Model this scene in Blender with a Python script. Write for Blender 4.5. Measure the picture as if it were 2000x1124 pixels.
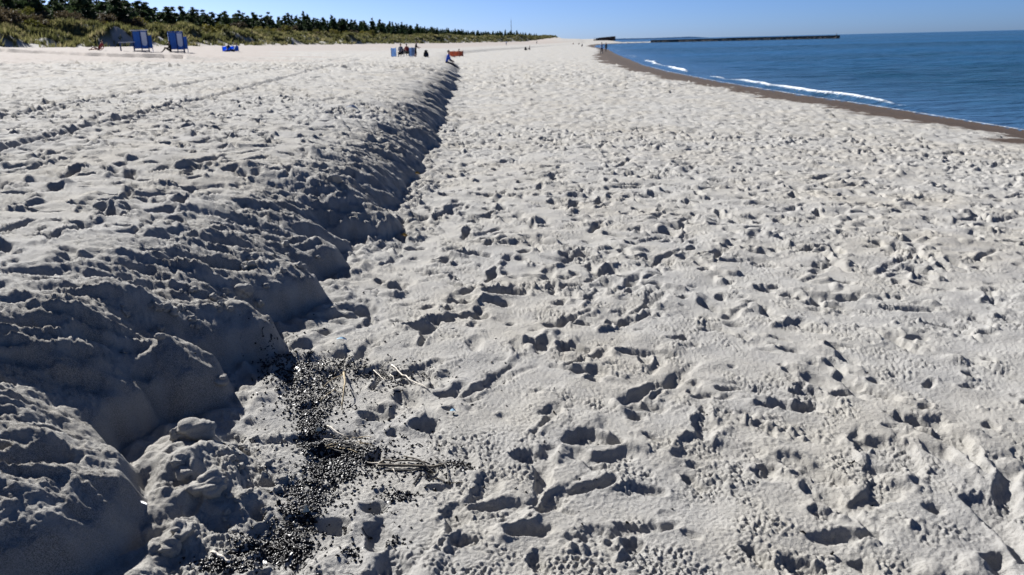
import bpy, bmesh, math, random
import numpy as np
from mathutils import Vector, Matrix

random.seed(7)
RNG = np.random.default_rng(11)
for o in list(bpy.data.objects):
    bpy.data.objects.remove(o)
S = bpy.context.scene
COL = S.collection

# ------------------------------------------------------------------ camera
CAM_H = 1.65
PITCH, ROLL, FPX = math.radians(17.1), math.radians(1.40), 1556.0
cam_data = bpy.data.cameras.new('camera')
cam_data.sensor_width = 36.0
cam_data.lens = 36.0 * FPX / 2000.0
cam_data.clip_start = 0.05
cam_data.clip_end = 60000.0
cam_data.dof.use_dof = True
cam_data.dof.focus_distance = 3.6
cam_data.dof.aperture_fstop = 5.0
cam = bpy.data.objects.new('camera', cam_data)
COL.objects.link(cam)
cam.matrix_world = (Matrix.Translation((0, 0, CAM_H))
                    @ Matrix.Rotation(math.pi / 2 - PITCH, 4, 'X')
                    @ Matrix.Rotation(-ROLL, 4, 'Z'))
S.camera = cam

# ------------------------------------------------------------------ sky and sun
SUN_EL, SUN_AZ = math.radians(32.0), math.radians(-40.0)      # azimuth from +Y, minus = to the left
world = bpy.data.worlds.new('World')
S.world = world
world.use_nodes = True
wn = world.node_tree
wn.nodes.clear()
sky = wn.nodes.new('ShaderNodeTexSky')
sky.sky_type = 'NISHITA'
sky.sun_disc = False
sky.sun_elevation = SUN_EL
sky.sun_rotation = SUN_AZ
sky.altitude = 0.0
sky.air_density = 0.4
sky.dust_density = 0.6
sky.ozone_density = 10.0
bg = wn.nodes.new('ShaderNodeBackground')
bg.inputs['Strength'].default_value = 0.05
wo = wn.nodes.new('ShaderNodeOutputWorld')
wn.links.new(sky.outputs[0], bg.inputs['Color'])
wn.links.new(bg.outputs[0], wo.inputs['Surface'])

sun_data = bpy.data.lights.new('sun', 'SUN')
sun_data.energy = 5.0
sun_data.angle = math.radians(0.53)
sun_data.color = (1.0, 0.975, 0.935)
sun = bpy.data.objects.new('sun', sun_data)
COL.objects.link(sun)
sdir = Vector((math.sin(SUN_AZ) * math.cos(SUN_EL), math.cos(SUN_AZ) * math.cos(SUN_EL), math.sin(SUN_EL)))
sun.rotation_euler = sdir.to_track_quat('Z', 'Y').to_euler()
sun.location = (-40, 40, 60)

S.view_settings.view_transform = 'Standard'
S.view_settings.look = 'None'
S.view_settings.gamma = 1.0
S.view_settings.use_curve_mapping = False
S.view_settings.exposure = 1.22

# ------------------------------------------------------------------ pixel -> ground helper
def ray(px, py):
    a, b = px - 1000.0, 562.0 - py
    r = (math.cos(ROLL) * a + math.sin(ROLL) * b) / FPX
    u = (-math.sin(ROLL) * a + math.cos(ROLL) * b) / FPX
    return (r, math.cos(PITCH) + u * math.sin(PITCH), -math.sin(PITCH) + u * math.cos(PITCH))

def gp(px, py, z=0.0):
    d = ray(px, py)
    t = (z - CAM_H) / d[2]
    return (d[0] * t, d[1] * t)

def at(px, py, Y):
    d = ray(px, py)
    t = Y / d[1]
    return (d[0] * t, Y, CAM_H + d[2] * t)

# ------------------------------------------------------------------ materials
class NT:
    def __init__(s, name):
        s.m = bpy.data.materials.new(name)
        s.m.use_nodes = True
        s.t = s.m.node_tree
        s.p = s.t.nodes['Principled BSDF']
    def n(s, kind, **kw):
        nd = s.t.nodes.new(kind)
        for k, v in kw.items():
            setattr(nd, k, v)
        return nd
    def l(s, a, b):
        s.t.links.new(a, b)
    def noise(s, scale, detail=4, rough=0.55, vec=None):
        nd = s.n('ShaderNodeTexNoise')
        nd.inputs['Scale'].default_value = scale
        nd.inputs['Detail'].default_value = detail
        nd.inputs['Roughness'].default_value = rough
        if vec is not None:
            s.l(vec, nd.inputs['Vector'])
        return nd.outputs['Fac']
    def ramp(s, fac, stops):
        nd = s.n('ShaderNodeValToRGB')
        e = nd.color_ramp.elements
        while len(e) < len(stops):
            e.new(0.5)
        for el, (p, c) in zip(e, stops):
            el.position = p
            el.color = (c[0], c[1], c[2], 1) if not isinstance(c, (int, float)) else (c, c, c, 1)
        s.l(fac, nd.inputs['Fac'])
        return nd.outputs['Color']
    def mix(s, fac, a, b, blend='MIX'):
        nd = s.n('ShaderNodeMix', data_type='RGBA', blend_type=blend)
        for sock, v in ((nd.inputs[0], fac), (nd.inputs[6], a), (nd.inputs[7], b)):
            if hasattr(v, 'is_linked') or hasattr(v, 'links'):
                s.l(v, sock)
            elif isinstance(v, (int, float)):
                sock.default_value = v
            else:
                sock.default_value = (v[0], v[1], v[2], 1)
        return nd.outputs[2]
    def math(s, op, a, b=0.0):
        nd = s.n('ShaderNodeMath', operation=op)
        for sock, v in ((nd.inputs[0], a), (nd.inputs[1], b)):
            if hasattr(v, 'links'):
                s.l(v, sock)
            else:
                sock.default_value = v
        return nd.outputs[0]
    def attr(s, name):
        return s.n('ShaderNodeAttribute', attribute_name=name).outputs['Fac']
    def pos(s):
        return s.n('ShaderNodeNewGeometry').outputs['Position']
    def bump(s, h, strength, dist, normal=None):
        nd = s.n('ShaderNodeBump')
        nd.inputs['Strength'].default_value = strength
        nd.inputs['Distance'].default_value = dist
        s.l(h, nd.inputs['Height'])
        if normal is not None:
            s.l(normal, nd.inputs['Normal'])
        return nd.outputs['Normal']

_mats = {}
def plain(name, col, rough=0.7, var=0.25, scale=6.0, spec=0.4, bump=0.0, coord='Object'):
    """small procedural material: colour broken up by noise"""
    if name in _mats:
        return _mats[name]
    m = NT(name)
    tc = m.n('ShaderNodeTexCoord').outputs[coord]
    f = m.noise(scale, 5, 0.6, tc)
    lo = [c * (1 - var) for c in col]
    hi = [min(1, c * (1 + var)) for c in col]
    m.l(m.ramp(f, [(0.3, lo), (0.7, hi)]), m.p.inputs['Base Color'])
    m.p.inputs['Roughness'].default_value = rough
    m.p.inputs['Specular IOR Level'].default_value = spec
    if bump:
        m.l(m.bump(m.noise(scale * 5, 4, 0.6, tc), bump, 0.01), m.p.inputs['Normal'])
    _mats[name] = m.m
    return m.m

def sand_material():
    m = NT('dry_sand')
    P = m.pos()
    big = m.noise(0.35, 4, 0.55, P)
    mid = m.noise(5.0, 6, 0.6, P)
    grain = m.noise(420.0, 2, 0.7, P)
    grain2 = m.noise(150.0, 3, 0.7, P)
    c = m.ramp(mid, [(0.30, (0.300, 0.292, 0.273)), (0.72, (0.375, 0.367, 0.345))])
    c = m.mix(m.ramp(big, [(0.38, 0.0), (0.66, 0.6)]), c, (0.322, 0.298, 0.255))
    c = m.mix(m.ramp(m.noise(1.4, 5, 0.65, P), [(0.40, 0.55), (0.56, 0.0)]), c, (0.30, 0.296, 0.288))
    c = m.mix(m.ramp(grain2, [(0.34, 0.45), (0.47, 0.0)]), c, (0.20, 0.185, 0.165))
    c = m.mix(m.ramp(grain, [(0.30, 0.6), (0.46, 0.0)]), c, (0.13, 0.12, 0.11))
    # coarse dark grains left on the wind-scoured face of the scarp
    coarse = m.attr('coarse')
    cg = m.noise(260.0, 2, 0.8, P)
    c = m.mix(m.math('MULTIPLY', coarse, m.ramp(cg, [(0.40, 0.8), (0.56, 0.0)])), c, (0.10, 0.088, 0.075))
    # damp, dark shell gravel along the water
    wet = m.attr('wet')
    wn_ = m.noise(9.0, 6, 0.7, P)
    wc = m.ramp(m.noise(60.0, 3, 0.7, P), [(0.3, (0.026, 0.018, 0.014)), (0.7, (0.085, 0.060, 0.046))])
    wf = m.ramp(m.math('ADD', wet, m.math('MULTIPLY', m.math('SUBTRACT', wn_, 0.5), 0.7)), [(0.10, 0.0), (0.4, 0.45), (0.62, 1.0)])
    c = m.mix(wf, c, wc)
    # slightly pink-grey firm sand of the upper beach
    firm = m.attr('firm')
    c = m.mix(m.math('MULTIPLY', firm, 0.85), c, (0.285, 0.25, 0.225))
    # litter and humus under the dune grass
    veg = m.attr('veg')
    vc = m.ramp(m.noise(2.2, 6, 0.65, P), [(0.3, (0.05, 0.055, 0.022)), (0.55, (0.10, 0.10, 0.042)), (0.75, (0.17, 0.15, 0.085))])
    c = m.mix(veg, c, vc)
    m.l(c, m.p.inputs['Base Color'])
    m.p.inputs['Roughness'].default_value = 0.95
    m.p.inputs['Specular IOR Level'].default_value = 0.15
    h1 = m.noise(48.0, 6, 0.72, P)
    h2 = m.noise(230.0, 3, 0.7, P)
    nrm = m.bump(h1, 0.8, 0.014)
    nrm = m.bump(h2, 0.8, 0.004, nrm)
    m.l(nrm, m.p.inputs['Normal'])
    return m.m

def sea_material():
    m = NT('sea_water')
    P = m.pos()
    mp = m.n('ShaderNodeMapping')
    mp.inputs['Scale'].default_value = (0.004, 0.028, 1)
    m.l(P, mp.inputs['Vector'])
    band = m.noise(1.0, 5, 0.55, mp.outputs[0])
    deep = m.ramp(band, [(0.38, (0.005, 0.038, 0.058)), (0.62, (0.010, 0.066, 0.135))])
    shal = m.attr('shallow')
    c = m.mix(shal, deep, (0.035, 0.085, 0.16))
    foam = m.attr('foam')
    fn = m.noise(6.0, 8, 0.8, P)
    ff = m.ramp(m.math('ADD', foam, m.math('MULTIPLY', m.math('SUBTRACT', fn, 0.5), 2.4)), [(0.40, 0.0), (1.0, 1.0)])
    c = m.mix(ff, c, (0.66, 0.69, 0.72))
    m.l(c, m.p.inputs['Base Color'])
    rr = m.mix(ff, (0.20, 0.20, 0.20), (0.9, 0.9, 0.9))
    m.l(rr, m.p.inputs['Roughness'])
    m.p.inputs['IOR'].default_value = 1.33
    m.p.inputs['Specular IOR Level'].default_value = 0.28
    mp2 = m.n('ShaderNodeMapping')
    mp2.inputs['Scale'].default_value = (0.6, 1.4, 1)
    m.l(P, mp2.inputs['Vector'])
    w1 = m.noise(0.55, 5, 0.6, mp2.outputs[0])
    w2 = m.noise(3.5, 4, 0.6, mp2.outputs[0])
    nrm = m.bump(w1, 0.9, 0.9)
    nrm = m.bump(w2, 0.6, 0.12, nrm)
    m.l(nrm, m.p.inputs['Normal'])
    return m.m

SAND = sand_material()
SEA = sea_material()

# ------------------------------------------------------------------ object helpers
def tag(o, label=None, cat=None, group=None, kind=None):
    for k, v in (('label', label), ('category', cat), ('group', group), ('kind', kind)):
        if v:
            o[k] = v
    return o

def empty(name, loc=(0, 0, 0), rz=0.0):
    o = bpy.data.objects.new(name, None)
    o.empty_display_size = 0.2
    COL.objects.link(o)
    o.location = loc
    o.rotation_euler = (0, 0, rz)
    return o

def link(name, me, mat=None, parent=None):
    if mat is not None and not me.materials:
        me.materials.append(mat)
    o = bpy.data.objects.new(name, me)
    COL.objects.link(o)
    if parent is not None:
        o.parent = parent
    return o

def mesh_np(name, V, F, smooth=True):
    """fast mesh from numpy verts (n,3) and faces (m,k)"""
    V = np.asarray(V, np.float32)
    F = np.asarray(F, np.int32)
    me = bpy.data.meshes.new(name)
    k = F.shape[1]
    me.vertices.add(len(V))
    me.vertices.foreach_set('co', V.ravel())
    me.loops.add(F.size)
    me.loops.foreach_set('vertex_index', F.ravel())
    me.polygons.add(len(F))
    me.polygons.foreach_set('loop_start', np.arange(0, F.size, k, dtype=np.int32))
    me.polygons.foreach_set('loop_total', np.full(len(F), k, np.int32))
    me.polygons.foreach_set('use_smooth', np.full(len(F), smooth, bool))
    me.update(calc_edges=True)
    return me

def fattr(me, name, a):
    at_ = me.attributes.new(name, 'FLOAT', 'POINT')
    at_.data.foreach_set('value', np.asarray(a, np.float32))

def bm_mesh(name, bm, smooth=False):
    me = bpy.data.meshes.new(name)
    bm.normal_update()
    bm.to_mesh(me)
    bm.free()
    for p in me.polygons:
        p.use_smooth = smooth
    return me

def box(bm, lo, hi, bevel=0.0, mat=None):
    r = bmesh.ops.create_cube(bm, size=1.0)
    vs = r['verts']
    for v in vs:
        v.co = Vector([lo[i] + (v.co[i] + 0.5) * (hi[i] - lo[i]) for i in range(3)])
        if mat is not None:
            v.co = mat @ v.co
    if bevel:
        es = list({e for v in vs for e in v.link_edges})
        bmesh.ops.bevel(bm, geom=es, offset=bevel, segments=2, affect='EDGES')

def tube(bm, pts, rad, n=6, flat=1.0):
    """tapered tube along points; rad is a list"""
    rings = []
    up = Vector((0.31, 0.17, 0.93)).normalized()
    for i, p in enumerate(pts):
        p = Vector(p)
        a = Vector(pts[max(i - 1, 0)])
        b = Vector(pts[min(i + 1, len(pts) - 1)])
        d = (b - a)
        d = d.normalized() if d.length > 1e-9 else Vector((0, 0, 1))
        u = d.cross(up)
        if u.length < 1e-3:
            u = d.cross(Vector((1, 0, 0)))
        u.normalize()
        w = d.cross(u)
        rings.append([bm.verts.new(p + (u * math.cos(2 * math.pi * k / n) + w * math.sin(2 * math.pi * k / n) * flat) * rad[i]) for k in range(n)])
    for i in range(len(rings) - 1):
        for k in range(n):
            bm.faces.new((rings[i][k], rings[i][(k + 1) % n], rings[i + 1][(k + 1) % n], rings[i + 1][k]))
    bm.faces.new(rings[0][::-1])
    bm.faces.new(rings[-1])

def sstep(a, b, x):
    t = np.clip((x - a) / (b - a), 0, 1)
    return t * t * (3 - 2 * t)

# ------------------------------------------------------------------ noise tiles
def fft_noise(n, lo, hi, beta, seed):
    """periodic noise; wavelengths between lo and hi cells, spectrum ~ f^-beta; unit variance"""
    r = np.random.default_rng(seed)
    w = np.fft.rfft2(r.standard_normal((n, n)).astype(np.float32))
    fy = np.fft.fftfreq(n)[:, None]
    fx = np.fft.rfftfreq(n)[None, :]
    f = np.sqrt(fx * fx + fy * fy)
    f[0, 0] = 1
    filt = f ** (-beta)
    filt *= 1 / (1 + np.exp(np.clip((f - 1.0 / lo) * lo * 8, -50, 50)))
    filt *= 1 / (1 + np.exp(np.clip((1.0 / hi - f) * hi * 8, -50, 50)))
    filt[0, 0] = 0
    a = np.fft.irfft2(w * filt, s=(n, n))
    return (a / a.std()).astype(np.float32)

def gblur(a, sig):
    n, m = a.shape
    fy = np.fft.fftfreq(n)[:, None]
    fx = np.fft.rfftfreq(m)[None, :]
    g = np.exp(-2 * (math.pi * sig) ** 2 * (fx * fx + fy * fy))
    return np.fft.irfft2(np.fft.rfft2(a) * g, s=a.shape).astype(np.float32)

def samp(tile, x, y, cell):
    """periodic bilinear lookup"""
    n, m = tile.shape
    u, v = x / cell, y / cell
    iu, iv = np.floor(u).astype(np.int64), np.floor(v).astype(np.int64)
    fu, fv = (u - iu).astype(np.float32), (v - iv).astype(np.float32)
    i0, i1, j0, j1 = iu % m, (iu + 1) % m, iv % n, (iv + 1) % n
    return (tile[j0, i0] * (1 - fu) * (1 - fv) + tile[j0, i1] * fu * (1 - fv)
            + tile[j1, i0] * (1 - fu) * fv + tile[j1, i1] * fu * fv)

N1 = fft_noise(1024, 6, 300, 1.2, 1)      # general fractal
N2 = fft_noise(1024, 8, 120, 0.8, 2)
N3 = fft_noise(512, 4, 60, 0.6, 3)
NS = fft_noise(1024, 26, 260, 1.5, 4)      # smooth
NT_ = fft_noise(1024, 22, 110, 0.9, 5)

# ------------------------------------------------------------------ trampled sand: footprints stamped into a raster
def stamp(h, cell, cx, cy, ang, kind, L, W, depth, sharp, tread, periodic, rng):
    R = L * 1.75
    k = int(R / cell) + 2
    ix0, iy0 = int(round(cx / cell)), int(round(cy / cell))
    n, m = h.shape
    if not periodic and (ix0 - k < 0 or iy0 - k < 0 or ix0 + k >= m or iy0 + k >= n):
        return
    ix = np.arange(ix0 - k, ix0 + k + 1)
    iy = np.arange(iy0 - k, iy0 + k + 1)
    X = (ix * cell - cx)[None, :]
    Y = (iy * cell - cy)[:, None]
    ca, sa = math.cos(ang), math.sin(ang)
    a = X * ca + Y * sa
    b = -X * sa + Y * ca
    if periodic:
        sl = np.ix_(iy % n, ix % m)
    else:
        sl = (slice(iy0 - k, iy0 + k + 1), slice(ix0 - k, ix0 + k + 1))
    w = h[sl]
    if kind == 'shoe':
        t = np.clip(a / L, -1, 1)
        hw = W * (0.86 + 0.20 * np.sin(1.9 * t + 0.3) - 0.16 * np.exp(-((t + 0.12) / 0.22) ** 2))
        b = b - 0.012 * np.sin(2.2 * t)
        q = np.sqrt(np.abs(t * 1.0) ** 3.2 + (b / hw) ** 2 + 1e-9)
        floor = -depth * (0.75 + 0.25 * np.cos(2.6 * t + 0.4)) + 0.10 * depth * t
    else:
        q = np.sqrt((a / L) ** 2 + (b / W) ** 2)
        floor = -depth * (1.0 - 0.45 * np.minimum(q, 1.2) ** 2)
    th_ = np.arctan2(b, a)
    p1, p2, p3 = rng.random(3) * 6.28
    q = q * (1 + 0.13 * np.sin(2 * th_ + p1) + 0.10 * np.sin(3 * th_ + p2) + 0.07 * np.sin(7 * th_ + p3))
    q = q + 0.08 * np.sin(X * 70 + p1) * np.sin(Y * 64 + p2) + 0.03 * np.sin(X * 190 + p3) * np.sin(Y * 170 + p1)
    mask = 1.0 - sstep(1.0 - sharp * 0.5, 1.0 + sharp * 0.5, q)
    core = q < 1.0
    lvl = float(w[core].mean()) if core.any() else 0.0
    new = w * (1 - mask) + (0.7 * lvl + 0.3 * w * 0.5 + floor) * mask
    rimw = 0.20 + 0.25 * sharp
    push = 0.55 + 0.65 * np.clip(-a / L, -1, 1) * (1 if rng.random() < 0.7 else -0.6)
    rim = np.exp(-((q - 1.16) / rimw) ** 2) * (1 - mask) * depth * 0.55 * np.maximum(push, 0.08)
    new = new + rim
    if tread:
        tr = np.clip(np.sin(a * 2 * math.pi / 0.021) * np.sin(b * 2 * math.pi / 0.019) * 2.0, -1, 1)
        new = new + tr * 0.0026 * mask
    h[sl] = new

def trample(h, cell, density, x0, y0, seed, periodic, scale=1.0):
    rng = np.random.default_rng(seed)
    n, m = h.shape
    wx, wy = m * cell, n * cell
    total = int(density * wx * wy)
    plan = ((0.32, 0.009), (0.36, 0.004), (0.32, 0.0))
    for frac, blur in plan:
        for _ in range(int(total * frac)):
            cx, cy = rng.random() * wx, rng.random() * wy
            r = rng.random()
            ang = rng.normal(math.pi / 2, 0.55) if rng.random() < 0.75 else rng.random() * 6.28
            if r < 0.48:
                stamp(h, cell, cx, cy, ang, 'shoe', rng.uniform(.125, .165) * scale, rng.uniform(.046, .062) * scale,
                      rng.uniform(.024, .062), rng.uniform(.14, .42), cell < .01 and rng.random() < .22, periodic, rng)
            elif r < 0.86:
                stamp(h, cell, cx, cy, rng.normal(0, .5 if periodic else .8), 'pit', rng.uniform(.035, .115 if periodic else .09) * scale, rng.uniform(.024, .050) * scale,
                      rng.uniform(.03, .066), rng.uniform(.18, .42), False, periodic, rng)
            else:
                stamp(h, cell, cx, cy, rng.random() * 6.28, 'pit', rng.uniform(.04, .11), rng.uniform(.03, .06),
                      -rng.uniform(.012, .034), rng.uniform(.5, 1.0), False, periodic, rng)
        if blur:
            h[:] = gblur(h, blur / cell)
    # toe nicks, kicked-out hollows: many small shallow dimples everywhere
    for _ in range(int(15 * wx * wy)):
        stamp(h, cell, rng.random() * wx, rng.random() * wy, rng.normal(0, .7), 'pit', rng.uniform(.02, .06), rng.uniform(.014, .032),
              rng.uniform(.010, .030), rng.uniform(.3, .8), False, periodic, rng)

MID_CELL, MID_N = 0.02, 2000
MID = fft_noise(MID_N, 10, 90, 1.3, 21) * 0.005
trample(MID, MID_CELL, 21.0, 0, 0, 31, True, 0.78)
MID *= 0.98
MID += fft_noise(MID_N, 3, 14, 0.6, 22) * 0.0022
MID = np.where(MID < 0, -.14 * np.tanh(-MID / .14), .09 * np.tanh(MID / .09)).astype(np.float32)
MID -= MID.mean()
MIDF = gblur(MID, 2.8)

NX0, NX1, NY0, NY1, NC = -5.2, 6.6, 1.0, 13.4, 0.006
nn, nm = int((NY1 - NY0) / NC), int((NX1 - NX0) / NC)
_big = fft_noise(2048, 34, 300, 1.3, 41)
NEAR = np.ascontiguousarray(np.tile(_big, (2, 2))[:nn, :nm]) * 0.0055
trample(NEAR, NC, 17.0, NX0, NY0, 51, False, 0.82)

# individually placed marks that the photograph shows near the camera: (px, py, kind, length, half width, depth, angle, sharpness, tread)
_r = np.random.default_rng(5)
MARKS = [
    (735, 812, 'pit', .075, .050, .050, 0.1, .35, 0), (832, 833, 'pit', .065, .060, .060, 0.3, .30, 0),
    (1255, 785, 'pit', .105, .060, .065, 0.0, .25, 0), (1140, 848, 'pit', .090, .055, .050, 0.1, .25, 0),
    (1027, 893, 'pit', .065, .055, .050, 0.4, .35, 0), (1200, 885, 'pit', .090, .050, .035, 0.1, .6, 0),
    (1150, 945, 'pit', .110, .030, .045, 0.35, .5, 0), (1030, 1035, 'pit', .080, .040, .055, 0.2, .3, 0),
    (960, 990, 'pit', .080, .028, .035, 0.2, .5, 0), (1950, 985, 'shoe', .150, .068, .045, 1.35, .22, 1),
    (1770, 868, 'shoe', .150, .064, .034, 1.2, .25, 1), (1880, 842, 'shoe', .135, .060, .050, 1.45, .3, 1),
    (1625, 960, 'shoe', .150, .062, .034, 1.85, .22, 1), (1580, 900, 'shoe', .150, .060, .030, 1.9, .25, 1),
    (1715, 955, 'shoe', .140, .060, .028, 0.4, .3, 1), (1705, 845, 'pit', .070, .062, .045, 0, .5, 0),
    (1500, 912, 'pit', .06, .05, .03, 0, .5, 0), (1640, 1030, 'pit', .080, .040, .040, 0.1, .4, 0),
    (1425, 745, 'pit', .085, .036, .045, 0, .3, 0), (1240, 680, 'pit', .125, .040, .045, 0, .25, 0),
    (1120, 680, 'pit', .085, .05, .04, 0, .4, 0), (990, 570, 'pit', .16, .09, .06, 0.1, .3, 0),
    (905, 590, 'pit', .11, .07, .05, 0, .4, 0), (972, 592, 'pit', .10, .06, .055, 0, .35, 0),
    (925, 616, 'pit', .10, .055, .05, 0, .35, 0), (862, 625, 'pit', .09, .06, .05, .3, .4, 0),
    (825, 640, 'pit', .13, .05, .045, .3, .4, 0), (930, 500, 'pit', .12, .07, .06, 0, .3, 0),
    (1130, 493, 'pit', .13, .08, .06, 0, .3, 0), (1070, 985, 'pit', .06, .03, .035, .5, .4, 0),
    (1355, 930, 'pit', .028, .10, .06, 0.35, .3, 0), (1235, 1060, 'pit', .035, .05, .05, 0.2, .3, 0),
    (1390, 868, 'pit', .12, .09, .03, 0.1, .4, 0), (1050, 1100, 'pit', .03, .06, .05, 0.3, .3, 0),
    (1480, 1075, 'pit', .03, .12, .05, .35, .4, 0), (1580, 1105, 'pit', .05, .10, .05, .35, .4, 0),
    (1700, 1095, 'pit', .03, .10, .05, .3, .4, 0), (845, 925, 'pit', .03, .05, .03, 0, .4, 0),
]
for (px, py, kd, L_, W_, dp, an, sh, trd) in MARKS:
    x, y = gp(px, py)
    stamp(NEAR, NC, x - NX0, y - NY0, an, kd, L_, W_, dp * 1.05, sh, bool(trd), False, _r)

def softclip(h, lo, hi):
    return np.where(h < 0, -lo * np.tanh(-h / lo), hi * np.tanh(h / hi)).astype(np.float32)
_cy = sstep(3.2, 5.5, NY0 + NC * np.arange(nn))[:, None].astype(np.float32)
NEAR = softclip(NEAR, .046, .034) * (1 - _cy) + softclip(NEAR, .13, .08) * 1.08 * _cy
NEAR = (0.40 * NEAR + 0.60 * gblur(NEAR, 2.6)).astype(np.float32)

# crumbly clods: pushed-up broken sand
def crumbs(cx, cy, spread_a, spread_b, ang, count, smin, smax, rng):
    ca, sa = math.cos(ang), math.sin(ang)
    for _ in range(count):
        a, b = rng.normal(0, spread_a), rng.normal(0, spread_b)
        x, y = cx + a * ca - b * sa, cy + a * sa + b * ca
        r = smin + (smax - smin) * rng.random() ** 2.2
        k = int(r * 1.3 / NC) + 1
        i, j = int((x - NX0) / NC), int((y - NY0) / NC)
        if i - k < 0 or j - k < 0 or i + k >= nm or j + k >= nn:
            continue
        X = (np.arange(-k, k + 1) * NC)[None, :]
        Y = (np.arange(-k, k + 1) * NC)[:, None]
        e = rng.uniform(.7, 1.4)
        th = rng.random() * 3.14
        A = X * math.cos(th) + Y * math.sin(th)
        B = -X * math.sin(th) + Y * math.cos(th)
        q = (np.abs(A) / (r * e)) ** 2.6 + (np.abs(B) / (r / e)) ** 2.6
        bmp = np.clip(1 - q, 0, 1) ** 0.3 * r * rng.uniform(.4, .8) * (1 + .5 * A / r + .4 * B / r)
        w = NEAR[j - k:j + k + 1, i - k:i + k + 1]
        np.add(w, bmp * (0.65 if r < .014 else .8), out=w)

for (px, py, sa_, sb_, an, cnt, s0, s1) in [
        (1540, 820, .10, .045, -.3, 260, .004, .016), (1470, 805, .07, .03, .3, 90, .004, .020),
        (1180, 845, .06, .02, 0, 70, .004, .013), (1320, 785, .09, .03, 0, 110, .003, .011),
        (1440, 925, .07, .06, .3, 220, .004, .015), (1780, 1010, .10, .03, -.35, 150, .004, .014),
        (1150, 1060, .09, .05, 0, 140, .004, .018), (1110, 960, .09, .03, .2, 110, .003, .013),
        (1000, 560, .20, .07, .1, 160, .006, .024), (1100, 560, .22, .05, -.1, 160, .006, .022),
        (1220, 610, .18, .06, 0, 110, .006, .020), (1380, 840, .12, .08, .2, 150, .003, .013),
        (700, 590, .16, .12, .9, 170, .005, .020), (760, 580, .15, .08, .3, 120, .005, .018),
        (720, 660, .15, .10, .7, 130, .004, .015), (530, 960, .10, .16, 0, 260, .003, .011),
        (600, 820, .16, .14, .5, 200, .003, .010), (480, 880, .10, .12, 0, 200, .003, .012),
        (760, 470, .30, .12, .5, 180, .008, .035), (820, 380, .5, .12, 1.3, 160, .010, .04),
        (1760, 620, .3, .1, 0, 150, .006, .022), (1560, 440, .5, .2, 0, 150, .008, .03)]:
    x, y = gp(px, py)
    crumbs(x, y, sa_, sb_, an, cnt, s0, s1, _r)
for _ in range(60):
    x, y = _r.uniform(-1, 5.5), _r.uniform(1.8, 12)
    crumbs(x, y, _r.uniform(.04, .16), _r.uniform(.02, .07), _r.random() * 3, int(_r.uniform(25, 70)), .003, _r.uniform(.010, .022), _r)

_fine = np.tile(fft_noise(1024, 2.2, 9, 0.5, 61), (3, 3))[:nn, :nm]
_msk = np.tile(fft_noise(1024, 20, 200, 1.0, 62), (3, 3))[:nn, :nm]
NEAR += _fine * (0.0012 + 0.0020 * np.clip(_msk + .2, 0, 2))

def near_lookup(x, y):
    u = np.clip((x - NX0) / NC, 0, nm - 2)
    v = np.clip((y - NY0) / NC, 0, nn - 2)
    i, j = u.astype(np.int64), v.astype(np.int64)
    fu, fv = u - i, v - j
    return (NEAR[j, i] * (1 - fu) * (1 - fv) + NEAR[j, i + 1] * fu * (1 - fv)
            + NEAR[j + 1, i] * (1 - fu) * fv + NEAR[j + 1, i + 1] * fu * fv)

# ------------------------------------------------------------------ shape of the beach
def curve(pts):
    ys = np.array([p[0] for p in pts], float)
    xs = np.array([p[1] for p in pts], float)
    # smooth the polyline by resampling with a short moving average in index space
    def f(y):
        return np.interp(y, ys, xs)
    return f

x_scarp = curve([(-400, -8), (-60, -2.0), (0, -1.36), (2.2, -1.38), (3.4, -1.44), (4.2, -1.34), (5, -1.28), (6, -1.30), (7.3, -1.05), (10.2, -1.02),
                 (15.7, -1.22), (29, -1.85), (45, -2.6), (63, -3.6), (85, -5.6), (110, -7.6), (140, -8.6), (165, -7.6), (200, -3), (232, 3),
                 (350, 20), (487, 40), (560, 52), (640, 58), (800, 40), (2000, -200)])
x_water = curve([(-400, 40), (-100, 16), (0, 13.2), (20, 12.9), (29, 12.7), (35, 12.3), (47, 12.0), (63, 12.3), (80, 13.2), (95, 14.7), (120, 17.0),
                 (152, 20.0), (219, 27), (320, 34), (423, 46), (500, 58), (545, 74), (566, 92), (580, 112), (600, 128), (640, 132),
                 (700, 110), (900, 60), (2000, -150), (6000, -1500)])
x_foot = curve([(-400, -60), (-50, -46), (100, -47), (144, -48), (200, -49), (250, -48), (320, -40), (400, -27), (500, -13), (600, 3), (680, 34), (730, 60),
                (760, 52), (830, 10), (1000, -80), (2000, -600)])
WATER_Z = -0.75

# rounded noses of the scarp near the camera, in plan: (x, y, radius)
def _n(px, py, r, dx=0.0):
    x, y = gp(px, py)
    return (x - r + dx, y, r)
LOBES = [_n(272, 1075, .50), _n(458, 790, .26), _n(560, 698, .28), _n(640, 602, .30), _n(680, 530, .28),
         _n(790, 460, .30)]
_x, _y = gp(350, 960)
NOTCH = [(-1.50, 3.02, .15), (-1.40, 3.93, .06), (-1.40, 4.56, .07), (-1.36, 5.5, .08), (-1.35, 6.6, .15)]

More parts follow.
